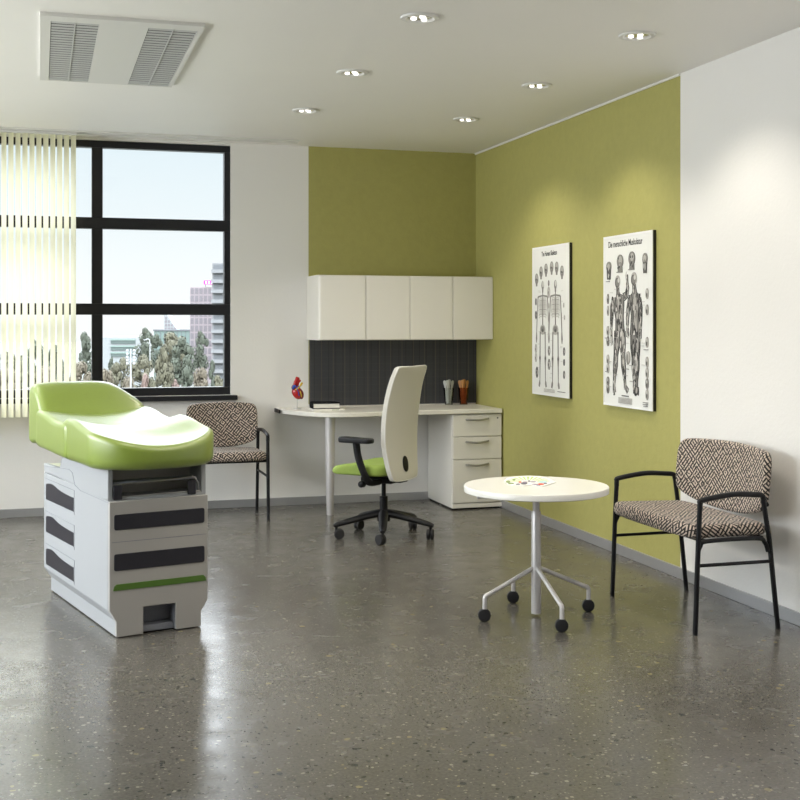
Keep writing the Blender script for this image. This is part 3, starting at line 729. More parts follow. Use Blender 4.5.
def bfn(u, z, tt):     # smooth profile by averaging
    x = sum(bxp(z + k * .02) for k in (-3, -2, -1, 0, 1, 2, 3)) / 7
    return (x - tt + .022 * (u / .23) ** 2, u, z)
ctrl = [(-.13, .372), (0, .366), (.13, .372), (.165, .40), (.190, .50), (.206, .62), (.210, .80), (.200, .95), (.190, 1.06), (.170, 1.085), (.10, 1.088), (0, 1.086), (-.10, 1.088), (-.170, 1.085), (-.190, 1.06), (-.200, .95), (-.210, .80), (-.206, .62), (-.190, .50), (-.165, .40)]
q = [Vector((a, b, 0)) for a, b in ctrl]; n = len(q); bo = []
for i in range(n):
    a, b, c, d = q[i - 1], q[i], q[(i + 1) % n], q[(i + 2) % n]
    for k in range(4):
        s = k / 4; p = .5 * ((2 * b) + (c - a) * s + (2 * a - 5 * b + 4 * c - d) * s * s + (3 * b - a - 3 * c + d) * s ** 3); bo.append((p.x, p.y))
def mesh_fabric():
    m = M['mesh_white']; t, b = nodes(m); L = t.links.new; N = t.nodes.new
    u = N('ShaderNodeUVMap'); wv = N('ShaderNodeTexVoronoi'); wv.inputs['Scale'].default_value = 140; L(u.outputs[0], wv.inputs['Vector'])
    bp = N('ShaderNodeBump'); bp.inputs['Strength'].default_value = .5; bp.inputs['Distance'].default_value = .001; L(wv.outputs['Distance'], bp.inputs['Height']); L(bp.outputs[0], b.inputs['Normal'])
mesh_fabric()
MB().pillow(bo, lambda u, v: .034, lambda u, v: .0, .012, .008, fn=bfn, rings=12).build('backrest', 'mesh_white', oc)
cx_ = 0; cz_ = sum(p[1] for p in bo) / len(bo)
m = MB(); m.tube([bfn(u * .985, cz_ + (z - cz_) * .99, .030) for u, z in bo], .0045, 8, closed=True); m.build('back_piping', 'mesh_edge', oc)
m = MB(); m.pillow([(.008 + .030 * math.cos(2 * PI * k / 24), .472 + .050 * math.sin(2 * PI * k / 24)) for k in range(24)], lambda u, v: .042, lambda u, v: .02, .004, .003, fn=bfn, rings=3); m.build('lumbar_knob', 'black_plastic', oc, label='oval black lumbar adjuster')
bx(-.16, -.09, -.03, .03, .36, .43).build('back_bracket', 'black_plastic', oc, bevel=.01)

# ------------------------------------------------------------------ round table
rt = thing('round_table', 'small round white table on a four-legged wheeled silver base', 'table', (2.199, 5.138, 0), 0)
R_ = .334
MB().lathe([(R_ - .012, .573), (R_, .577), (R_, .600), (R_ - .003, .604), (.001, .6045)], 96).build('table_top', 'table_white', rt)
MB().lathe([(.016, .20), (.016, .565), (.05, .567), (.055, .574)], 28).build('inner_column', 'silver', rt)
MB().lathe([(.0225, .012), (.0225, .478), (.020, .484)], 28).build('pedestal_column', 'silver', rt, label='lower sleeve of the column')
m = MB(); 
pp = [(-.34 * math.cos(TH) * 1.0 + .03, .30 * math.sin(TH) - .04, .566)]
m.tube([(-.20, -.02, .566), (-.305, -.045, .566)], .006, 8); m.build('tilt_lever', 'silver', rt)
for a, rr in ((187, .268), (91, .268), (268.5, .305), (1, .268)):
    A_ = math.radians(a); ca, sa = math.cos(A_), math.sin(A_)
    MB().tube(fillet([(.015 * ca, .015 * sa, .222), (rr * ca, rr * sa, .112), (rr * ca, rr * sa, .050)], .012), .0105, 12).build('leg', 'silver', rt)
    caster(rt, rr * ca, rr * sa, PI - TH, .029, 'wheel', .075, 'silver', wid=.012, trail=.002)

# open magazine on the table
cs, sn = math.cos(TH), math.sin(TH)
def tp(px, py, z=.605):
    d = 1200 * (CAMH - z) / (py - 324); l = (px - 400) / 1200 * d
    return (d * sn + l * cs, d * cs - l * sn)
MC = tp(529, 481.5)
def ml(px, py): a = tp(px, py); return (a[0] - MC[0], a[1] - MC[1])
mg = thing('magazine', 'open printed magazine with green rays lying on the round table', 'magazine', (MC[0], MC[1], .6052))
out = [ml(*p) for p in ((504, 481), (507, 478.6), (514, 477), (527, 476.2), (540, 476.6), (549, 478.6), (556, 482.6), (549, 485), (541, 487), (532, 485.3), (524, 486.2), (516, 485.6), (508, 485))]
MB().prism(out, 0, .003).build('page', 'poster', mg)
m = MB(); cc = ml(528, 483.5)
for k in range(13):
    a = math.radians(15 + k * 12.5); 
    p0 = Vector(cc) ; tgt = Vector(ml(528 + 24 * math.cos(a), 483.2 - 6.4 * math.sin(a)))
    dv = (tgt - p0); nn = Vector((-dv.y, dv.x)).normalized(); a0 = p0 + dv * .42; a1 = p0 + dv * .9
    m.prism([tuple(a0 - nn * .002), tuple(a1 - nn * .005), tuple(a1 + nn * .005), tuple(a0 + nn * .002)], .0031, .0036)
m.build('ray_print', mat('print_lime', (.42, .62, .12), .5), mg, label='lime green printed rays')
prn = [mat('print_grey', (.12, .11, .15), .5), mat('print_red', (.65, .07, .02), .5), mat('print_sky', (.45, .68, .75), .5), mat('print_mauve', (.35, .30, .38), .5), mat('print_green_dark', (.25, .34, .12), .5)]
m = MB()
def blob(px, py, rx, ry, mi):
    m.prism([ml(px + rx * math.cos(2 * PI * k / 12), py + ry * math.sin(2 * PI * k / 12)) for k in range(12)], .0031, .0038 + mi * .0003, mi)
for a in ((524, 484.3, 3.4, 1.0, 0), (518, 485, 2.2, .7, 0), (520, 482.8, 1.6, .6, 1), (529, 481.8, 1.3, .7, 0), (533, 482.6, 3, .5, 3), (525, 483, 2.5, .7, 3), (541, 484.9, 3.4, .75, 1), (545.5, 484.2, 1.8, .5, 0), (543, 482.8, 4, .8, 2), (508, 482.5, 2.2, 1.0, 4), (511, 484.4, 3, .5, 4), (535, 485.2, 3, .5, 3), (538.5, 486.2, 2, .4, 3), (514, 480.5, 1.5, .8, 4)): blob(*a)
m.build('picture_print', prn, mg)

# ------------------------------------------------------------------ posters
PF = lambda a, b, o=0: None
FW = [1.0]
def poster(label, name, yl, yr, z0, z1, title):
    W, Hh = yl - yr, z1 - z0
    t = thing(name, label, 'poster', (XR, yl, z0), 0)
    XF = -.0215
    bx(-.0195, -.0008, -W, 0, 0, Hh).build('backing_board', 'poster_edge', t, smooth=False)
    fr = MB(); b_ = .012
    fr.box(XF - .003, -.0195, -W + .0, 0, 0, b_); fr.box(XF - .003, -.0195, -W, 0, Hh - b_, Hh); fr.box(XF - .003, -.0195, -W, -W + b_, b_, Hh - b_); fr.box(XF - .003, -.0195, -b_, 0, b_, Hh - b_)
    fr.build('poster_frame', 'poster_frame', t, smooth=False)
    bx(XF, -.0195, -W + b_, -b_, b_, Hh - b_).build('printed_sheet', 'poster', t, smooth=False)
    lay = [0]
    def P(a, b): return (-a * W, (1 - b) * Hh)
    def poly(mb, pts, mi, lift=None):
        lay[0] += 1; e = XF - .0004 - .000008 * lay[0] if lift is None else XF - lift
        mb.prism([P(a, b) for a, b in pts], e, XF + .0002, mi, fn=lambda p, q, r: (r, p, q))
    def ell(mb, a, b, ra, rb, mi, rot=0, n=18, lift=None):
        c, s = math.cos(rot), math.sin(rot); asp = W / Hh
        pts = []
        for k in range(n):
            x, y = ra * math.cos(2 * PI * k / n) * W, rb * math.sin(2 * PI * k / n) * Hh
            pts.append((a + (x * c - y * s) / W, b + (x * s + y * c) / Hh))
        poly(mb, pts, mi, lift)
    def limb(mb, pts, mi, lift=None):   # pts (a,b,half-width in metres)
        Q = [(Vector((a * W, b * Hh)), r) for a, b, r in pts]; L_, R2 = [], []
        for i, (p, r) in enumerate(Q):
            d = (Q[min(i + 1, len(Q) - 1)][0] - Q[max(i - 1, 0)][0]).normalized(); nn = Vector((-d.y, d.x)); r *= FW[0]; L_.append(p + nn * r); R2.append(p - nn * r)
        for i in range(len(Q) - 1):
            poly(mb, [(v_.x / W, v_.y / Hh) for v_ in (L_[i], L_[i + 1], R2[i + 1], R2[i])], mi, lift)
    cu = bpy.data.curves.new('title', 'FONT'); cu.body = title; cu.size = .05; cu.align_x = 'CENTER'; cu.align_y = 'CENTER'; cu.extrude = .0004; cu.offset = .0009
    to = bpy.data.objects.new('title', cu); C.objects.link(to)
    bpy.context.view_layer.update()
    me = bpy.data.meshes.new_from_object(to.evaluated_get(bpy.context.evaluated_depsgraph_get())); bpy.data.objects.remove(to)
    o = bpy.data.objects.new('title', me); C.objects.link(o); me.materials.append(M['ink0']); o.parent = t
    wd = max(v_.co.x for v_ in me.vertices) - min(v_.co.x for v_ in me.vertices)
    return t, W, Hh, P, poly, ell, limb, o, wd, XF
def place_title(o, wd, W, Hh, XF, a, b, width, height):
    height *= 1.25
    k = width * W / wd
    for v_ in o.data.vertices:
        x, y, z = v_.co; v_.co = (XF - .0006 + z * .5, -a * W - x * k, (1 - b) * Hh + y * height / .05)
inks = ['ink0', 'ink1', 'ink2', 'ink3', 'ink4']

# muscle poster
t, W, Hh, P, poly, ell, limb, o, wd, XF = poster('larger-looking framed poster of two muscle figures nearest the white wall', 'muscle_poster', 6.535, 5.935, .868, 1.869, 'Die menschliche Muskulatur')
t['label'] = 'white framed anatomy poster of two dark muscle figures, nearer the chair'
place_title(o, wd, W, Hh, XF, .45, .052, .70, .040)
rnd = random.Random(3); FW[0] = 1.06
def muscle_fig(name, parts, head, light):
    m = MB()
    limb(m, [(head[0], head[1], .018), (head[0] + .005, head[1] + .07, .019)], 1); ell(m, head[0], head[1], .056, .038, 3); ell(m, head[0] - .01, head[1] + .006, .046, .030, 1); ell(m, head[0] - .005, head[1] + .004, .034, .024, 2); ell(m, head[0] + .018, head[1] - .008, .02, .014, 4)
    for pts in parts:
        limb(m, [(a, b, r * 1.06 + .0008) for a, b, r in pts], 0); limb(m, [(a + .002, b, r * .90) for a, b, r in pts], 2)
        limb(m, [(a - .004, b, r * .62) for a, b, r in pts], 1); limb(m, [(a + .010, b, r * .34) for a, b, r in pts], 3)
        for (a, b, r), (a2, b2, r2) in zip(pts, pts[1:]):
            for k in range(8):
                s = rnd.random(); aa, bb = a + (a2 - a) * s, b + (b2 - b) * s; off = (rnd.random() - .5) * 1.4 * r / W
                ell(m, aa + off, bb, .008 + .16 * r * rnd.random(), .010 + .016 * rnd.random(), rnd.choice([0, 0, 2, 3, 4, 1]), rnd.uniform(-.3, .3), 8)
    return m.build(name, inks, t, smooth=False, fix=False)
# front figure (right arm raised)
m1 = [[(.30, .325, .014), (.31, .35, .024), (.32, .37, .055)], [(.32, .36, .062), (.325, .42, .060), (.34, .48, .046), (.345, .53, .048), (.35, .575, .055)],
      [(.22, .365, .022), (.185, .42, .022), (.17, .49, .017), (.165, .55, .012), (.17, .60, .010), (.175, .63, .012)],
      [(.42, .365, .022), (.49, .35, .021), (.51, .31, .015), (.50, .27, .010), (.49, .235, .012)],
      [(.295, .56, .034), (.285, .64, .034), (.265, .70, .024), (.255, .76, .026), (.235, .83, .015), (.225, .88, .012), (.235, .92, .016)],
      [(.40, .56, .034), (.405, .63, .034), (.415, .70, .022), (.425, .76, .024), (.445, .83, .014), (.46, .875, .012), (.515, .905, .015)]]
muscle_fig('muscle_figure', m1, (.30, .272), 1)
m2 = [[(.645, .30, .014), (.65, .34, .024), (.65, .36, .050)], [(.65, .350, .060), (.655, .42, .050), (.66, .47, .040), (.665, .53, .048), (.665, .58, .056)],
      [(.555, .375, .017), (.525, .43, .016), (.512, .49, .012), (.505, .55, .009), (.515, .59, .012)], [(.745, .375, .017), (.775, .43, .016), (.775, .50, .012), (.765, .57, .010), (.762, .60, .011)],
      [(.635, .58, .034), (.635, .65, .032), (.645, .71, .024), (.650, .77, .026), (.655, .84, .015), (.655, .885, .013), (.665, .91, .018)],
      [(.70, .58, .034), (.705, .65, .030), (.70, .71, .023), (.70, .77, .023), (.69, .84, .013), (.69, .885, .012), (.72, .90, .016)]]
muscle_fig('muscle_figure', m2, (.64, .262), 0)
def bust(name, a, b, ra, rb, dark, parent_list):
    m = MB(); ell(m, a, b, ra, rb * .8, dark + 1); limb(m, [(a, b + rb * .5, ra * W * .6), (a, b + rb * 1.3, ra * W * .7)], dark + 1); ell(m, a + ra * .2, b - rb * .15, ra * .6, rb * .45, dark + 2)
    for k in range(6): ell(m, a + rnd.uniform(-.6, .6) * ra, b + rnd.uniform(-.5, 1) * rb, ra * .2, rb * .18, rnd.choice([0, 1, 3]), rnd.uniform(-.6, .6), 8)
    return m.build(name, inks, t, smooth=False, fix=False)
bust('head_drawing', .36, .155, .062, .050, 1, 0); bust('head_drawing', .60, .145, .062, .050, 1, 0)
for (a, b, ra, rb) in ((.12, .20, .050, .055), (.86, .175, .045, .060)):
    m = MB(); ell(m, a, b - .02, ra, rb * .55, 2); limb(m, [(a, b - .02, ra * W * .8), (a, b + rb, ra * W * .6)], 1); ell(m, a, b - .02, ra * .6, rb * .35, 3)
    for k in range(5): ell(m, a + rnd.uniform(-.5, .5) * ra, b + rnd.uniform(-.4, .8) * rb, ra * .15, rb * .25, rnd.choice([0, 3, 4]), 0, 8)
    m.build('torso_drawing', inks, t, smooth=False, fix=False)
for a, bs in ((.10, (.37, .44, .56, .62, .73, .78, .86, .90)), (.90, (.35, .44, .62, .73, .79, .85, .91))):
    for b in bs:
        m = MB(); k = .020 if b > .5 or a > .5 else .014
        ell(m, a, b, k * 1.2, .030, rnd.choice([2, 3])); ell(m, a, b + .004, k * .7, .018, 1, .1); ell(m, a + .006, b - .01, k * .4, .010, 4)
        m.build('muscle_detail', inks, t, smooth=False, fix=False)
m = MB(); ell(m, .525, .71, .04, .035, 3); ell(m, .52, .72, .02, .03, 2); m.build('muscle_detail', inks, t, smooth=False, fix=False)
m = MB()
for k in range(5): poly(m, [(.33, .945 + k * .007), (.60, .945 + k * .007), (.60, .949 + k * .007), (.33, .949 + k * .007)], 3)
poly(m, [(.40, .930), (.53, .930), (.53, .936), (.40, .936)], 1)
for a, b, w_ in ((.08, .60, .08), (.08, .80, .06), (.88, .66, .08), (.87, .955, .09), (.87, .965, .09), (.87, .975, .07), (.50, .775, .07), (.33, .215, .08), (.57, .205, .07), (.10, .265, .07)): poly(m, [(a - w_ / 2, b), (a + w_ / 2, b), (a + w_ / 2, b + .004), (a - w_ / 2, b + .004)], 2)
for k in range(26):
    a, b = rnd.choice([.13, .24, .47, .56, .80]) + rnd.uniform(-.02, .02), rnd.uniform(.30, .90); poly(m, [(a, b), (a + .05, b), (a + .05, b + .002), (a, b + .002)], 3)
m.build('caption_print', inks, t, smooth=False, fix=False, kind='stuff')

FW[0] = 1.25
# skeleton poster
t, W, Hh, P, poly, ell, limb, o, wd, XF = poster('white framed anatomy poster of two pale skeletons, nearer the desk', 'skeleton_poster', 7.620, 7.025, .873, 1.870, 'The Human Skeleton')
place_title(o, wd, W, Hh, XF, .47, .052, .42, .036)
def skeleton(a0):
    m = MB()
    ell(m, a0, .262, .036, .030, 2); ell(m, a0 + .008, .255, .024, .020, 4); limb(m, [(a0, .285, .010), (a0, .31, .007)], 2)
    limb(m, [(a0, .30, .004), (a0, .56, .006)], 1)
    limb(m, [(a0 - .13, .338, .005), (a0, .330, .004), (a0 + .13, .338, .005)], 2)
    for k in range(9):
        b = .345 + k * .0155; w_ = .085 + .035 * math.sin((k + 1) / 10 * PI)
        limb(m, [(a0 - w_, b + .012, .0022), (a0 - w_ * .7, b, .0025), (a0, b + .004, .002), (a0 + w_ * .7, b, .0025), (a0 + w_, b + .012, .0022)], 2 if k % 2 else 3)
    ell(m, a0, .405, .075, .062, 4, lift=.0003)
    ell(m, a0, .560, .075, .034, 3); ell(m, a0, .555, .05, .020, 2); ell(m, a0, .565, .025, .012, 1)
    for s in (-1, 1):
        limb(m, [(a0 + s * .13, .338, .006), (a0 + s * .15, .44, .004), (a0 + s * .155, .455, .006), (a0 + s * .17, .57, .004), (a0 + s * .175, .62, .009), (a0 + s * .175, .65, .003)], 2)
        limb(m, [(a0 + s * .065, .575, .009), (a0 + s * .070, .60, .006), (a0 + s * .075, .73, .006), (a0 + s * .075, .75, .011), (a0 + s * .075, .77, .009), (a0 + s * .075, .80, .006), (a0 + s * .078, .90, .004), (a0 + s * .085, .92, .010), (a0 + s * .10, .945, .008)], 2)
        ell(m, a0 + s * .075, .752, .016, .012, 1)
    return m.build('skeleton_figure', inks, t, smooth=False, fix=False)
skeleton(.29); skeleton(.64)
for a, b in ((.12, .215), (.245, .170), (.385, .155), (.54, .145), (.675, .150), (.815, .180)):
    m = MB(); ell(m, a, b, .045, .038, 2); ell(m, a + .005, b - .008, .032, .024, 3); ell(m, a - .012, b + .004, .010, .009, 0); ell(m, a + .014, b + .006, .010, .008, 1); limb(m, [(a, b + .025, .012), (a, b + .05, .008)], 2)
    m.build('skull_drawing', inks, t, smooth=False, fix=False)
for a, b, s_, mi in ((.10, .37, .022, 1), (.10, .46, .025, 1), (.10, .69, .03, 3), (.10, .75, .03, 3), (.13, .85, .035, 1), (.46, .25, .018, 1), (.46, .31, .035, 3), (.46, .40, .016, 3), (.46, .46, .014, 3), (.46, .52, .016, 3), (.46, .58, .016, 3), (.47, .70, .030, 2), (.47, .79, .034, 2), (.87, .70, .025, 1), (.87, .77, .02, 0), (.87, .85, .024, 1), (.86, .40, .014, 3), (.88, .48, .014, 3)):
    m = MB(); ell(m, a, b, s_, s_ * 1.1, mi); ell(m, a + s_ * .2, b, s_ * .55, s_ * .5, min(4, mi + 2)); ell(m, a - s_ * .3, b + .005, s_ * .25, s_ * .4, 0, .3)
    m.build('bone_drawing', inks, t, smooth=False, fix=False)
m = MB()
for k in range(3): poly(m, [(.33, .955 + k * .008), (.62, .955 + k * .008), (.62, .959 + k * .008), (.33, .959 + k * .008)], 3)
poly(m, [(.70, .962), (.90, .962), (.90, .966), (.70, .966)], 1)
for k in range(24):
    a, b = rnd.choice([.17, .42, .50, .78]) + rnd.uniform(-.02, .02), rnd.uniform(.28, .90); poly(m, [(a, b), (a + .05, b), (a + .05, b + .002), (a, b + .002)], 3)
m.build('caption_print', inks, t, smooth=False, fix=False, kind='stuff')

# ------------------------------------------------------------------ outside (seen through the window)
GZ = -20
EX = {k: mat(k, c, .8) for k, c in {'asphalt': (.11, .112, .095), 'pink_render': (.29, .245, .25), 'pink_window': (.17, .15, .16), 'tower_concrete': (.20, .20, .202), 'tower_dark': (.12, .125, .13), 'magenta_sign': (.50, .03, .30),
      'sign_white': (.85, .80, .85), 'green_glass': (.15, .20, .18), 'white_render': (.26, .27, .268), 'pale_green_band': (.20, .26, .23), 'band_dark': (.10, .125, .115), 'mast_white': (.38, .38, .38), 'trunk': (.13, .10, .075), 'car_white': (.8, .8, .8), 'car_dark': (.06, .06, .07), 'house_grey': (.40, .40, .40)}.items()}  # the pinks are paled, haze put into the colour
M.update(EX)
g = bx(-900, 900, 12, 1500, GZ - 1, GZ).build('ground', 'asphalt', kind='structure', smooth=False)
def leafmat(name, c):
    return noise_tint(mat(name, c, .8), 9, .45)
leafs = [leafmat('leaf_olive', (.120, .112, .072)), leafmat('leaf_green', (.080, .090, .064)), leafmat('leaf_brown', (.15, .125, .088)), leafmat('leaf_rust', (.22, .155, .13))]  # leaf colours greyed to stand in for outdoor haze
def at(px, d): # world x,y for picture column at distance along the view
    l = (px - 400) / 1200 * d; return (d * sn + l * cs, d * cs - l * sn)
def zat(py, d): return CAMH - (py - 324) / 1200 * d
crowns = {}
def crown_mesh(kind, li):
    key = (kind, li)
    if key in crowns: return crowns[key]
    r = random.Random(kind * 10 + li); vv, ff = [], []
    blobs = []
    for k in range(22):
        h = r.random(); rad = (.5 * math.sin(PI * min(1, .12 + .88 * h)) ** .7) if kind == 0 else (.5 * (1 - h) ** .6 + .05)
        a = r.random() * 2 * PI; q = rad * .62 * math.sqrt(r.random()); blobs.append((q * math.cos(a) * 1.25, q * math.sin(a) * 1.25, .12 + .80 * h, .08 + .11 * r.random() + .04 * (1 - h)))
    for k in range(2600):
        b = r.choice(blobs); d = Vector((r.gauss(0, 1), r.gauss(0, 1), r.gauss(0, 1))).normalized() * b[3] * (.75 + .35 * r.random())
        p = Vector(b[:3]) + Vector((d.x, d.y, d.z * .8)); n_ = d.normalized(); u_ = n_.orthogonal().normalized(); u_ = Matrix.Rotation(r.random() * 6.28, 3, n_) @ u_; v_ = n_.cross(u_); s = .024 + .026 * r.random()
        i = len(vv); vv += [p + u_ * s, p + v_ * s * .8, p - u_ * s, p - v_ * s * .8]; ff.append((i, i + 1, i + 2, i + 3))
    me = bpy.data.meshes.new('crown'); me.from_pydata(vv, [], ff); me.materials.append(leafs[li]); crowns[key] = me; return me
tr_me = MB().lathe([(.045, 0), (.03, .5), (.012, 1)], 8)
TREES = [ # column, top row, distance, width px, crown shape, leaf, label
 (121, 357, 215, 24, 0, 0, 'olive tree left of the floodlight mast, in front of the white building'),
 (142, 354, 225, 27, 0, 0, 'olive brown tree just right of the floodlight mast'),
 (164, 346, 210, 24, 1, 0, 'pointed olive tree in the middle of the window view'),
 (182, 338, 260, 30, 0, 1, 'large round-topped tree right of the pointed tree'),
 (145, 328, 330, 24, 0, 1, 'tall dark green tree right of the white building'),
 (157, 334, 340, 18, 0, 1, 'grey-green tree behind the street lamp'),
 (174, 331, 350, 32, 0, 0, 'wide olive tree in front of the green glass building'),
 (200, 331, 330, 20, 0, 1, 'grey-green tree in front of the pink tower'),
 (187, 368, 190, 22, 1, 1, 'small dark pointed tree at the lower right of the window view'),
 (201, 368, 200, 22, 0, 2, 'small brown tree at the lower right, below the pink tower'),
 (212, 362, 210, 13, 1, 1, 'narrow dark tree at the foot of the balcony tower'),
 (145, 375, 180, 13, 1, 3, 'rust coloured bush at the bottom of the window view'),
 (85, 334, 280, 20, 1, 1, 'grey-green tree seen between blind and window bar'),
 (80, 362, 220, 28, 0, 2, 'brown tree beside the blind, low in the window'),
 (112, 357, 300, 10, 0, 1, 'small tree in front of the white building'),
 (105, 369, 210, 24, 0, 2, 'brown bushy tree at the lower left of the large pane'),
 (129, 377, 185, 22, 0, 2, 'low brown tree at the foot of the floodlight mast'),
 (172, 377, 225, 16, 0, 3, 'low reddish tree beneath the pointed tree'),
 (219, 374, 190, 16, 0, 0, 'low olive tree at the far right of the window view'),
 (56, 345, 260, 26, 0, 1, 'green tree showing between the blind slats, nearest the blind\'s right edge'),
 (34, 340, 270, 30, 0, 1, 'green tree showing behind the middle of the blind'),
 (12, 350, 260, 34, 0, 0, 'olive tree showing behind the left part of the blind'),
 (45, 366, 210, 36, 0, 2, 'brown tree low behind the middle of the blind'),
 (8, 368, 200, 36, 0, 2, 'brown tree low behind the blind at the picture\'s left edge')]
tme = None
for px_, py_, d, wpx, kind, li, lab in TREES:
    x, y = at(px_, d); top = zat(py_, d); wd = wpx / 1200 * d; hh = top - GZ
    t = thing('tree', lab, 'tree', (x, y, GZ), random.random() * 6, 'trees outside the window')
    me = crown_mesh(kind, li); o = bpy.data.objects.new('crown', me); C.objects.link(o); o.parent = t
    ch = min(hh * .85, max(wd * 1.6, hh * .55)); o.scale = (wd * 1.05, wd * 1.05, ch); o.location = (0, 0, hh - ch)
    if tme is None: to = MB(); to.v, to.f, to.m, to.uv = tr_me.v, tr_me.f, tr_me.m, tr_me.uv; to = to.build('trunk', 'trunk', t); tme = to.data
    else: to = bpy.data.objects.new('trunk', tme); C.objects.link(to); to.parent = t
    to.scale = (hh * .3, hh * .3, hh * .75)

def bld(name, label, cat, px0, px1, d):
    x, y = at((px0 + px1) / 2, d); w_ = (px1 - px0) / 1200 * d
    return thing(name, label, cat, (x, y, GZ), -TH), w_
# pink tower
d = 430; t, w_ = bld('apartment_tower', 'tall pink tower with small windows at the right of the window view', 'building', 190, 218, d)
h = zat(287, d) - GZ; bx(-w_ / 2, w_ / 2, 0, 12, 0, h).build('walls', 'pink_render', t, smooth=False)
k = d / 1200; wm = bx(-.55, .55, -.12, .1, 0, 2.1)
w0 = None
for r_ in range(13):
    for c_ in range(5):
        xx = -w_ / 2 + (2.2 + c_ * 4.4) * k; zz = h - (7 + r_ * 7.5) * k
        if zz < 1: continue
        if w0 is None: w0 = wm.build('window', 'pink_window', t, smooth=False); oo = w0
        else: oo = w0.copy(); C.objects.link(oo); oo.parent = t
        oo.location = (xx, 0, zz)
sg = bx(-1.75, 1.75, -.2, .2, 0, 1.4).build('roof_sign', 'magenta_sign', t, smooth=False, label='magenta roof sign'); sg.location = ((209 - 204) * k, -.4, h + .9)
for xx in (-1.0, 0, 1.0): MB().prism([(-.3, .25), (.0, .55), (-.3, .95), (-.1, 1.1), (.1, .8), (.3, 1.1), (.3, .95), (.12, .65), (.3, .25), (.05, .45)][:4] + [(.3, 1.1), (.3, .25)], -.26, -.2, fn=lambda p, q, r: (p, r, q)).build('sign_mark', 'sign_white', sg, smooth=False).location = (xx, 0, 0)
m = MB()
for xx in (-1.2, 1.2): m.box(xx - .08, xx + .08, -.1, .1, -1, 0)
m.build('sign_post', 'tower_dark', sg)
# balcony tower
d = 410; t, w_ = bld('balcony_tower', 'grey tower with stacked rounded balconies beside the window frame', 'building', 212, 226, d); k = d / 1200
h = zat(263, d) - GZ; bx(-w_ / 2, w_ / 2 + 1, .5, 9, 0, h).build('walls', 'tower_concrete', t, smooth=False)
wm = None
z = h - 3 * k
while z > 2:
    if wm is None:
        m = MB(); m.prism([(-w_ / 2 - .4, .6)] + [(w_ / 2 * 1.1 * math.cos(a), -1.3 * math.sin(a) + .3) for a in [PI - PI * q / 10 for q in range(11)]] + [(w_ / 2 + .4, .6)], 0, 1.2); wm = m.build('balcony', 'tower_concrete', t); oo = wm
        g2 = bx(-w_ / 2 + .5, w_ / 2 - .5, .3, .6, 1.2, 2.9).build('balcony_opening', 'tower_dark', oo, smooth=False)
    else: oo = copy_tree(wm, t)
    oo.location = (0, 0, z - 2.4); z -= 10 * k
# green glass block, triangular tower, white office
d = 470; t, w_ = bld('glass_building', 'low green glass building behind the trees', 'building', 154, 192, d)
bx(-w_ / 2, w_ / 2, 0, 14, 0, zat(330, d) - GZ).build('walls', 'green_glass', t, smooth=False); bx(-w_ / 2 - .3, w_ / 2 + .3, -.3, 14, zat(331, d) - GZ, zat(330, d) - GZ + .2).build('roof', 'tower_dark', t)
m = MB()
for i in range(9): xx = -w_ / 2 + w_ * (i + .5) / 9; m.box(xx - .12, xx + .12, -.15, 0, 0, zat(331, d) - GZ)
m.build('mullions', 'tower_dark', t)
d = 560; t, w_ = bld('triangular_tower', 'white tower with a slanted triangular top beyond the green glass building', 'building', 164, 179, d); k = d / 1200
zb0, zt0 = 0, zat(314, d) - GZ; zm = zat(331, d) - GZ
MB().prism([(-w_ / 2, 0), (w_ / 2, 0), (w_ / 2, zm - 1), (-w_ / 2 + 2.5 * k, zt0), (-w_ / 2, zt0)], 0, 10, fn=lambda p, q, r: (p, r, q)).build('walls', 'white_render', t, smooth=False)
w0 = None
for r_ in range(4):
    for c_ in range(r_ + 1):
        if w0 is None: w0 = bx(-.5, .5, -.1, .1, -.6, .6).build('window', 'pink_window', t, smooth=False); oo = w0
        else: oo = w0.copy(); C.objects.link(oo); oo.parent = t
        oo.location = (-w_ / 2 + (2.0 + c_ * 3) * k, 0, zt0 - (4 + r_ * 3.6) * k)
d = 380; t, w_ = bld('office_building', 'white low office building with green window bands behind the trees', 'building', 98, 136, d); k = d / 1200
h = zat(337, d) - GZ; bx(-w_ / 2, w_ / 2, 0, 14, 0, h).build('walls', 'white_render', t, smooth=False)
for j in range(3):
    z1 = h - (2 + j * 6.5) * k
    b_ = bx(-w_ / 2 + 13 * k, w_ / 2 - .2, -.3, 0, z1 - 4.6 * k, z1).build('window_band', 'band_dark', t, smooth=False)
    bx(-w_ / 2 + 13 * k, w_ / 2 - .2, -.5, -.3, z1 - 1.5 * k, z1).build('green_band', 'pale_green_band', b_, smooth=False)
d = 400; t, w_ = bld('grey_building', 'pale grey building far behind the blind', 'building', 5, 60, d); bx(-w_ / 2, w_ / 2, 0, 14, 0, zat(352, d) - GZ).build('walls', 'house_grey', t, smooth=False)
m = MB()
for i in range(8): xx = -w_ / 2 + w_ * (i + .5) / 8; m.box(xx - .9, xx + .9, -.1, .1, zat(360, d) - GZ, zat(356, d) - GZ)
m.build('window_row', 'pink_window', t, smooth=False)
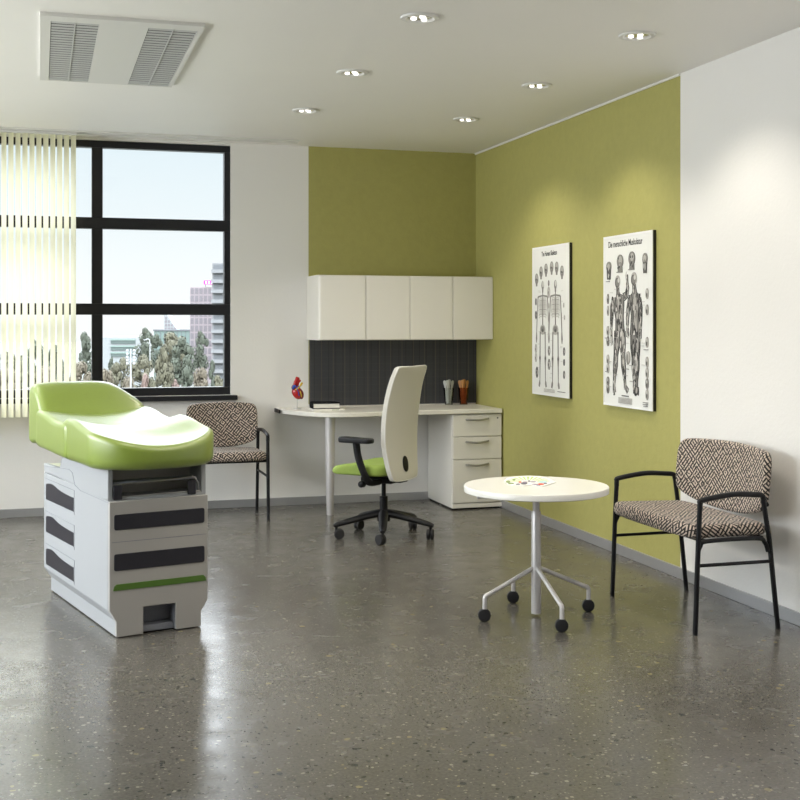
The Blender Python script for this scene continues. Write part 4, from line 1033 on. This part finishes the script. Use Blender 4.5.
# floodlight mast
d = 150; t, w_ = bld('floodlight_mast', 'slim white floodlight mast with two columns of lamps outside the window', 'floodlight', 129.5, 132, d); k = d / 1200; h = zat(349, d) - GZ
MB().lathe([(.13, 0), (.09, h)], 10).build('pole', 'mast_white', t)
for sx in (-1, 1):
    for j in range(5):
        a = bx(sx * .10, sx * .50, -.03, .03, -.03, .03).build('lamp_arm', 'tower_dark', t, smooth=False) if sx > 0 else bx(-.50, -.10, -.03, .03, -.03, .03).build('lamp_arm', 'tower_dark', t, smooth=False)
        a.location = (0, 0, h - .2 - j * 3.2 * k)
        MB().lathe([(.10, -.14), (.16, -.10), (.16, .08), (.05, .14)], 12, (sx * .42, -.05, 0), ax='y').build('lamp_head', 'mast_white', a)
d = 240; t, w_ = bld('street_lamp', 'tall curved street lamp in front of the dark green tree', 'street lamp', 148, 151, d); h = zat(339, d) - GZ
MB().tube(bez([(.1, 0, 0), (.1, 0, h * .8), (.05, 0, h - .6), (-.3, 0, h), (-.7, 0, h - .1)], 6), .09, 8).build('pole', 'mast_white', t)
bx(-1.0, -.5, -.12, .12, h - .22, h - .08).build('lamp_head', 'mast_white', t, bevel=.03)
# parked cars
car0 = None
for i, (px_, d, rz, lab) in enumerate(((193, 560, 0, 'white parked car seen between the trees, leftmost'), (201, 600, .3, 'white parked car seen between the trees, in front of the pink tower'), (183, 520, .2, 'white parked car behind the small dark pointed tree'), (208, 620, 0, 'white parked car below the balcony tower'))):
    x, y = at(px_, d)
    if car0 is None:
        t = thing('car', lab, 'car', (x, y, GZ), -TH, 'parked white cars'); car0 = t
        MB().prism([(-2.2, .35), (2.2, .35), (2.25, .8), (1.3, .95), (.7, 1.45), (-1.0, 1.5), (-1.7, 1.0), (-2.25, .9)], -.85, .85, fn=lambda p, q, r: (p, r, q)).build('body', 'car_white', t, bevel=.08)
        MB().prism([(1.15, .98), (.65, 1.38), (-.95, 1.42), (-1.5, 1.02)], -.87, .87, fn=lambda p, q, r: (p, r, q)).build('windows', 'car_dark', t)
        for xx in (-1.4, 1.4):
            for yy in (-.8, .8): MB().lathe([(.33, -.1), (.33, .1)], 14, (xx, yy, .33), ax='y').build('wheel', 'wheel', t)
    else: t = copy_tree(car0); t['label'] = lab
    move(t, (x, y, GZ), -TH + rz)
